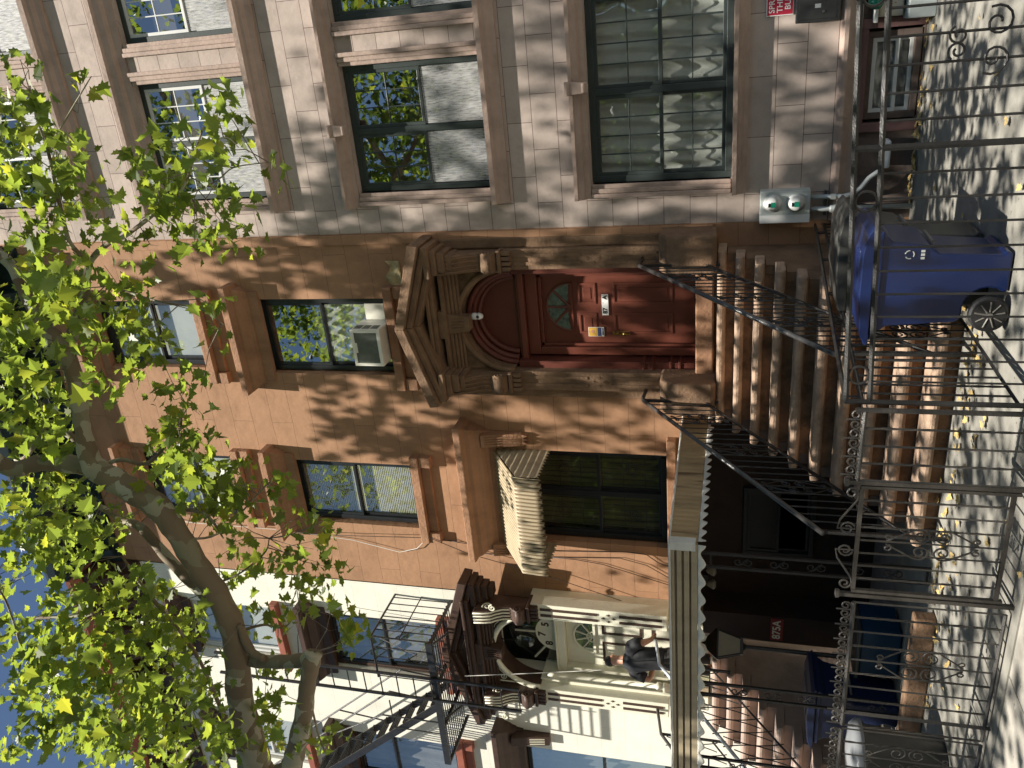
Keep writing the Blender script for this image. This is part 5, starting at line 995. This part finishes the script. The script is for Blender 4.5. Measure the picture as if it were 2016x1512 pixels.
shade(-2.5, -1.0, 4.4, 6.2, 75, tmin=3.4, tmax=6, spread=0.16)
shade(-1.2, 1.0, 4.9, 6.0, 8, tmin=3.4, tmax=6)
shade(-2.5, 1.5, 2.0, 4.6, 40, tmin=4, tmax=8.5)
shade(-2.5, 1.5, -1.9, 2.0, 58, tmin=4, tmax=9)
shade(-7.2, -5.6, 2.4, 3.4, 14, tmin=3.5, tmax=6, spread=0.15)
shade(-2.5, 1.6, -5.5, 0.0, 80, ground=True, tmin=3.5, tmax=7)
shade(-5.2, -2.5, -5.6, 0.0, 74, ground=True, tmin=3.5, tmax=7)
shade(-9.5, -5.2, -5.6, -1.0, 90, ground=True, tmin=3.5, tmax=7)
for L_ in limbs[:1]+limbs[6:8]:                        # twigs over the big limb keep most of it in shade
    for p_ in L_[::2]:
        for _ in range(7):
            c = p_+Vector((0, 0, 0))+S3*random.uniform(2.5, 5); q = proj(c)
            if not (-60 < q[0] < 2100 and -90 < q[1] < 1600):
                for _ in range(5): pos.append(c+Vector((random.gauss(0, .15), random.gauss(0, .15), random.gauss(0, .15)))); size.append(random.uniform(0.1, 0.2))
V, F = leaves(np.array(pos), np.array(size)); mesh_np('crown', V, F, 'leaf', tree); tw = link('twigs', twigs, 'twig', tree); tw['kind'] = 'stuff'
for (a, b_) in (((-4.5, -4.2, 8.2), (-3.2, -4.5, 10.5)), ((-3.4, -4.4, 10.0), (-0.5, -5.2, 11.5)), ((-3.4, -4.5, 10.0), (-4.8, -5.5, 12.5)), ((-1.5, -5.0, 11.0), (0.8, -6.5, 13.0))):
    a, b_ = Vector(a), Vector(b_); link('limb', MB().tube([a, (a+b_)/2+Vector((0, 0, 0.25)), b_], [0.07, 0.05, 0.03], 8), 'bark', tree, smooth=True)

# ------------------------------------------------------------------ street trees opposite: seen only as reflections in the panes
def far_tree(x, y, h, seed, label):
    r = np.random.default_rng(seed); t = thing('street_tree', label, 'tree', (x, y, G), 'street trees across the road')
    link('trunk', MB().tube([(x, y, G), (x+0.1, y, h*0.3), (x, y+0.2, h*0.62)], [0.28, 0.22, 0.1], 10), 'bark', t)
    cl = r.normal(size=(330, 3))*np.array([2.5, 1.8, h*0.24])+np.array([x, y, h*0.52]); p = (cl[:, None, :]+r.normal(size=(330, 14, 3))*0.4).reshape(-1, 3); p = p[p[:, 2] > 0.4]
    V, F = leaves(p, r.uniform(0.18, 0.36, len(p)), 0.6); mesh_np('crown', V, F, 'leaf2', t)
    b = MB()
    for k in range(7): c = cl[k*9]; b.tube([(x, y+0.1, h*0.42), tuple((np.array([x, y, h*0.5])+c)/2), tuple(c)], [0.08, 0.05, 0.02], 6)
    link('limb', b, 'bark', t)
for k, (x, y, h) in enumerate(((4.0, -20.0, 16.0), (-2.0, -21.0, 19.0), (-8.0, -20.0, 17.0), (-14.5, -21.5, 18.0), (-21.0, -20.0, 17.0), (-28.0, -22.0, 18.0))): far_tree(x, y, h, 30+k, 'street tree across the road mirrored in the window panes')

def far_house(x):  # unseen houses, added to cut the sky light on the street
    t = thing('added_row_house', 'unseen brick row house across the road, added to block low sky light, mirrored in the window panes', 'house', (x, -30, G), 'added row houses across the road')
    hs = [(x+a, x+a+1.1, z, z+1.9) for a in (-2.6, -0.55, 1.5) for z in (0.6, 4.0, 7.3)]
    b = MB().box(x-3.2, x+3.2, -38, -30, G, 12.5); link('wall', b, 'farbrick', t)
    w_ = MB()
    for a, c, d, e in hs: w_.box(a, c, -30.0, -29.96, d, e)
    link('window', w_, 'black', t); link('cornice', MB().prism([(-30, 11.8), (-29.5, 12.3), (-29.5, 12.6), (-30.0, 12.6)], 'x', x-3.2, x+3.2), 'dkbrown', t)
for k in range(9): far_house(-42+6.5*k)

# ------------------------------------------------------------------ fallen leaves
n = 300; lx = rng.uniform(-7.5, 0.6, n); ly = rng.uniform(-6.3, -0.05, n)
near = rng.random(n) < 0.75; ly[near] = np.where(lx[near] > -2.3, 0.0-np.abs(rng.normal(0, 0.1, near.sum())), -3.1-np.abs(rng.normal(0, 0.3, near.sum())))
p = np.c_[lx, ly, np.full(n, G+0.012)+rng.random(n)*0.02]; V, F = leaves(p, rng.uniform(0.04, 0.11, n), 4.0, False)
me = bpy.data.meshes.new('leaf_litter'); me.from_pydata(V.tolist(), [], F); me.materials.append(M['litter']); lo = bpy.data.objects.new('leaf_litter', me); C.objects.link(lo); lo['kind'] = 'stuff'

# ------------------------------------------------------------------ the person on the white stoop
def skin(name, verts, edges, m, parent=None, sub=2, root=0):
    me = bpy.data.meshes.new(name); me.from_pydata([v[:3] for v in verts], edges, []); o = bpy.data.objects.new(name, me); C.objects.link(o)
    md = o.modifiers.new('skin', 'SKIN'); md.use_smooth_shade = True
    for i, v in enumerate(verts): me.skin_vertices[0].data[i].radius = (v[3], v[4] if len(v) > 4 else v[3]); me.skin_vertices[0].data[i].use_root = (i == root)
    s = o.modifiers.new('sub', 'SUBSURF'); s.levels = s.render_levels = sub; me.materials.append(M[m])
    if parent: o.parent = parent; 
    return o
X0 = -9.02
pv = [(X0, -0.42, 1.05, .09, .09), (X0-.03, -0.43, 1.25, .09, .09), (X0-.08, -0.41, 1.44, .10, .10), (X0-.15, -0.36, 1.60, .07), (X0-.2, -0.33, 1.67, .07), (X0-.24, -0.30, 1.77, .09, .10), (X0-.27, -0.28, 1.86, .065, .075),
      (X0+.2, -0.42, 1.44, .075), (X0+.34, -0.47, 1.24, .052), (X0+.2, -0.24, 1.17, .036), (X0+.16, -0.15, 1.15, .034),
      (X0-.33, -0.40, 1.42, .075), (X0-.41, -0.46, 1.18, .052), (X0-.27, -0.24, 1.13, .036), (X0-.23, -0.15, 1.11, .034),
      (X0+.09, -0.42, 0.95, .06), (X0+.11, -0.42, 0.62, .045), (X0+.12, -0.44, 0.31, .035), (X0+.12, -0.30, 0.275, .036), (X0-.09, -0.42, 0.95, .06), (X0-.10, -0.42, 0.62, .045), (X0-.11, -0.44, 0.31, .035), (X0-.11, -0.30, 0.275, .036)]
ed = [(0, 1), (1, 2), (2, 3), (3, 4), (4, 5), (5, 6), (2, 7), (7, 8), (8, 9), (9, 10), (2, 11), (11, 12), (12, 13), (13, 14), (0, 15), (15, 16), (16, 17), (17, 18), (0, 19), (19, 20), (20, 21), (21, 22)]
for hnd, sg in ((10, 1), (14, -1)):
    hx, hy, hz = pv[hnd][:3]
    for q, (dx, ln) in enumerate(((-0.028, .055), (-0.01, .066), (0.009, .062), (0.026, .05))):
        a = len(pv); pv += [(hx+dx, hy+.045, hz-.005, .0095), (hx+dx, hy+.045+ln*.6, hz-.02, .0085), (hx+dx, hy+.03+ln*.7, hz-.05, .0075)]; ed += [(hnd, a), (a, a+1), (a+1, a+2)]
    a = len(pv); pv += [(hx-sg*.038, hy+.015, hz+.01, .011), (hx-sg*.045, hy+.05, hz-.005, .009)]; ed += [(hnd, a), (a, a+1)]
man = tag(skin('person', pv, ed, 'skin'), 'person in a black t-shirt and dark trousers on the white stoop, back turned, head bowed', 'person')
g = [(v[0], v[1], v[2], v[3]+.022, (v[4] if len(v) > 4 else v[3])+.02) for v in pv]
def loft(name, rings, m, parent, n=24):
    b = MB(); k = len(rings)
    for cx, cy, cz, rx, ry in rings: b.v += [(cx+rx*math.cos(2*PI*q/n)+0.006*math.sin(5*q+cz*40), cy+ry*math.sin(2*PI*q/n)+0.006*math.cos(3*q+cz*30), cz) for q in range(n)]
    for a in range(k-1):
        for q in range(n): b.f.append((a*n+q, a*n+(q+1) % n, a*n+n+(q+1) % n, a*n+n+q))
    b.f += [tuple(range(n))[::-1], tuple(range((k-1)*n, k*n))]; o = link(name, b, m, parent, smooth=True); sb = o.modifiers.new('sub', 'SUBSURF'); sb.levels = sb.render_levels = 1; return o
shirt = loft('t_shirt', [(X0, -.42, .93, .165, .13), (X0, -.42, .96, .185, .145), (X0, -.42, 1.08, .185, .145), (X0-.03, -.43, 1.25, .205, .155), (X0-.07, -.42, 1.40, .245, .155), (X0-.1, -.40, 1.50, .21, .14), (X0-.13, -.385, 1.57, .125, .105), (X0-.145, -.375, 1.6, .085, .08)], 'tshirt', man)
link('sleeve', MB().tube([(X0+.08, -.415, 1.45), (X0+.2, -.42, 1.435), (X0+.27, -.44, 1.37), (X0+.315, -.46, 1.28)], [.11, .105, .095, .08], 16), 'tshirt', shirt, smooth=True)
link('sleeve', MB().tube([(X0-.2, -.405, 1.43), (X0-.33, -.40, 1.41), (X0-.365, -.425, 1.34), (X0-.395, -.445, 1.24)], [.11, .105, .095, .08], 16), 'tshirt', shirt, smooth=True)
trs = loft('trousers', [(X0, -.42, .76, .14, .11), (X0, -.42, .8, .17, .13), (X0, -.42, .92, .178, .138), (X0, -.42, 1.02, .165, .13)], 'trouser', man)
for sx in (.1, -.1): link('trouser_leg', MB().tube([(X0+sx*.9, -.42, .9), (X0+sx, -.42, .62), (X0+sx*1.1, -.43, .42), (X0+sx*1.15, -.435, .28)], [.1, .088, .08, .075], 16), 'trouser', trs, smooth=True)
skin('hair', [(X0-.235, -.345, 1.745, .085, .085), (X0-.255, -.31, 1.82, .1, .105), (X0-.275, -.27, 1.885, .065, .07)], [(0, 1), (1, 2)], 'hair', man)
X0 -= 0.07
face = MB()
for s in (-1, 1): face.lathe([(0.012, 0), (0.008, 0.006), (0.001, 0.008)], (X0-.175+s*.032, -.2, 1.80), 'y', 8)
face.prism([(X0-.185, 1.79), (X0-.165, 1.79), (X0-.16, 1.755), (X0-.19, 1.755)], 'y', -.215, -.185); face.box(X0-.195, X0-.155, -.215, -.2, 1.725, 1.732)
link('face', face, 'skin', man)
ears = MB()
for s in (-1, 1): ears.lathe([(0.012, -0.03), (0.02, 0.0), (0.012, 0.03)], (X0-.17+s*.09, -.31, 1.77), 'z', 8)
link('ear', ears, 'skin', man, smooth=True)
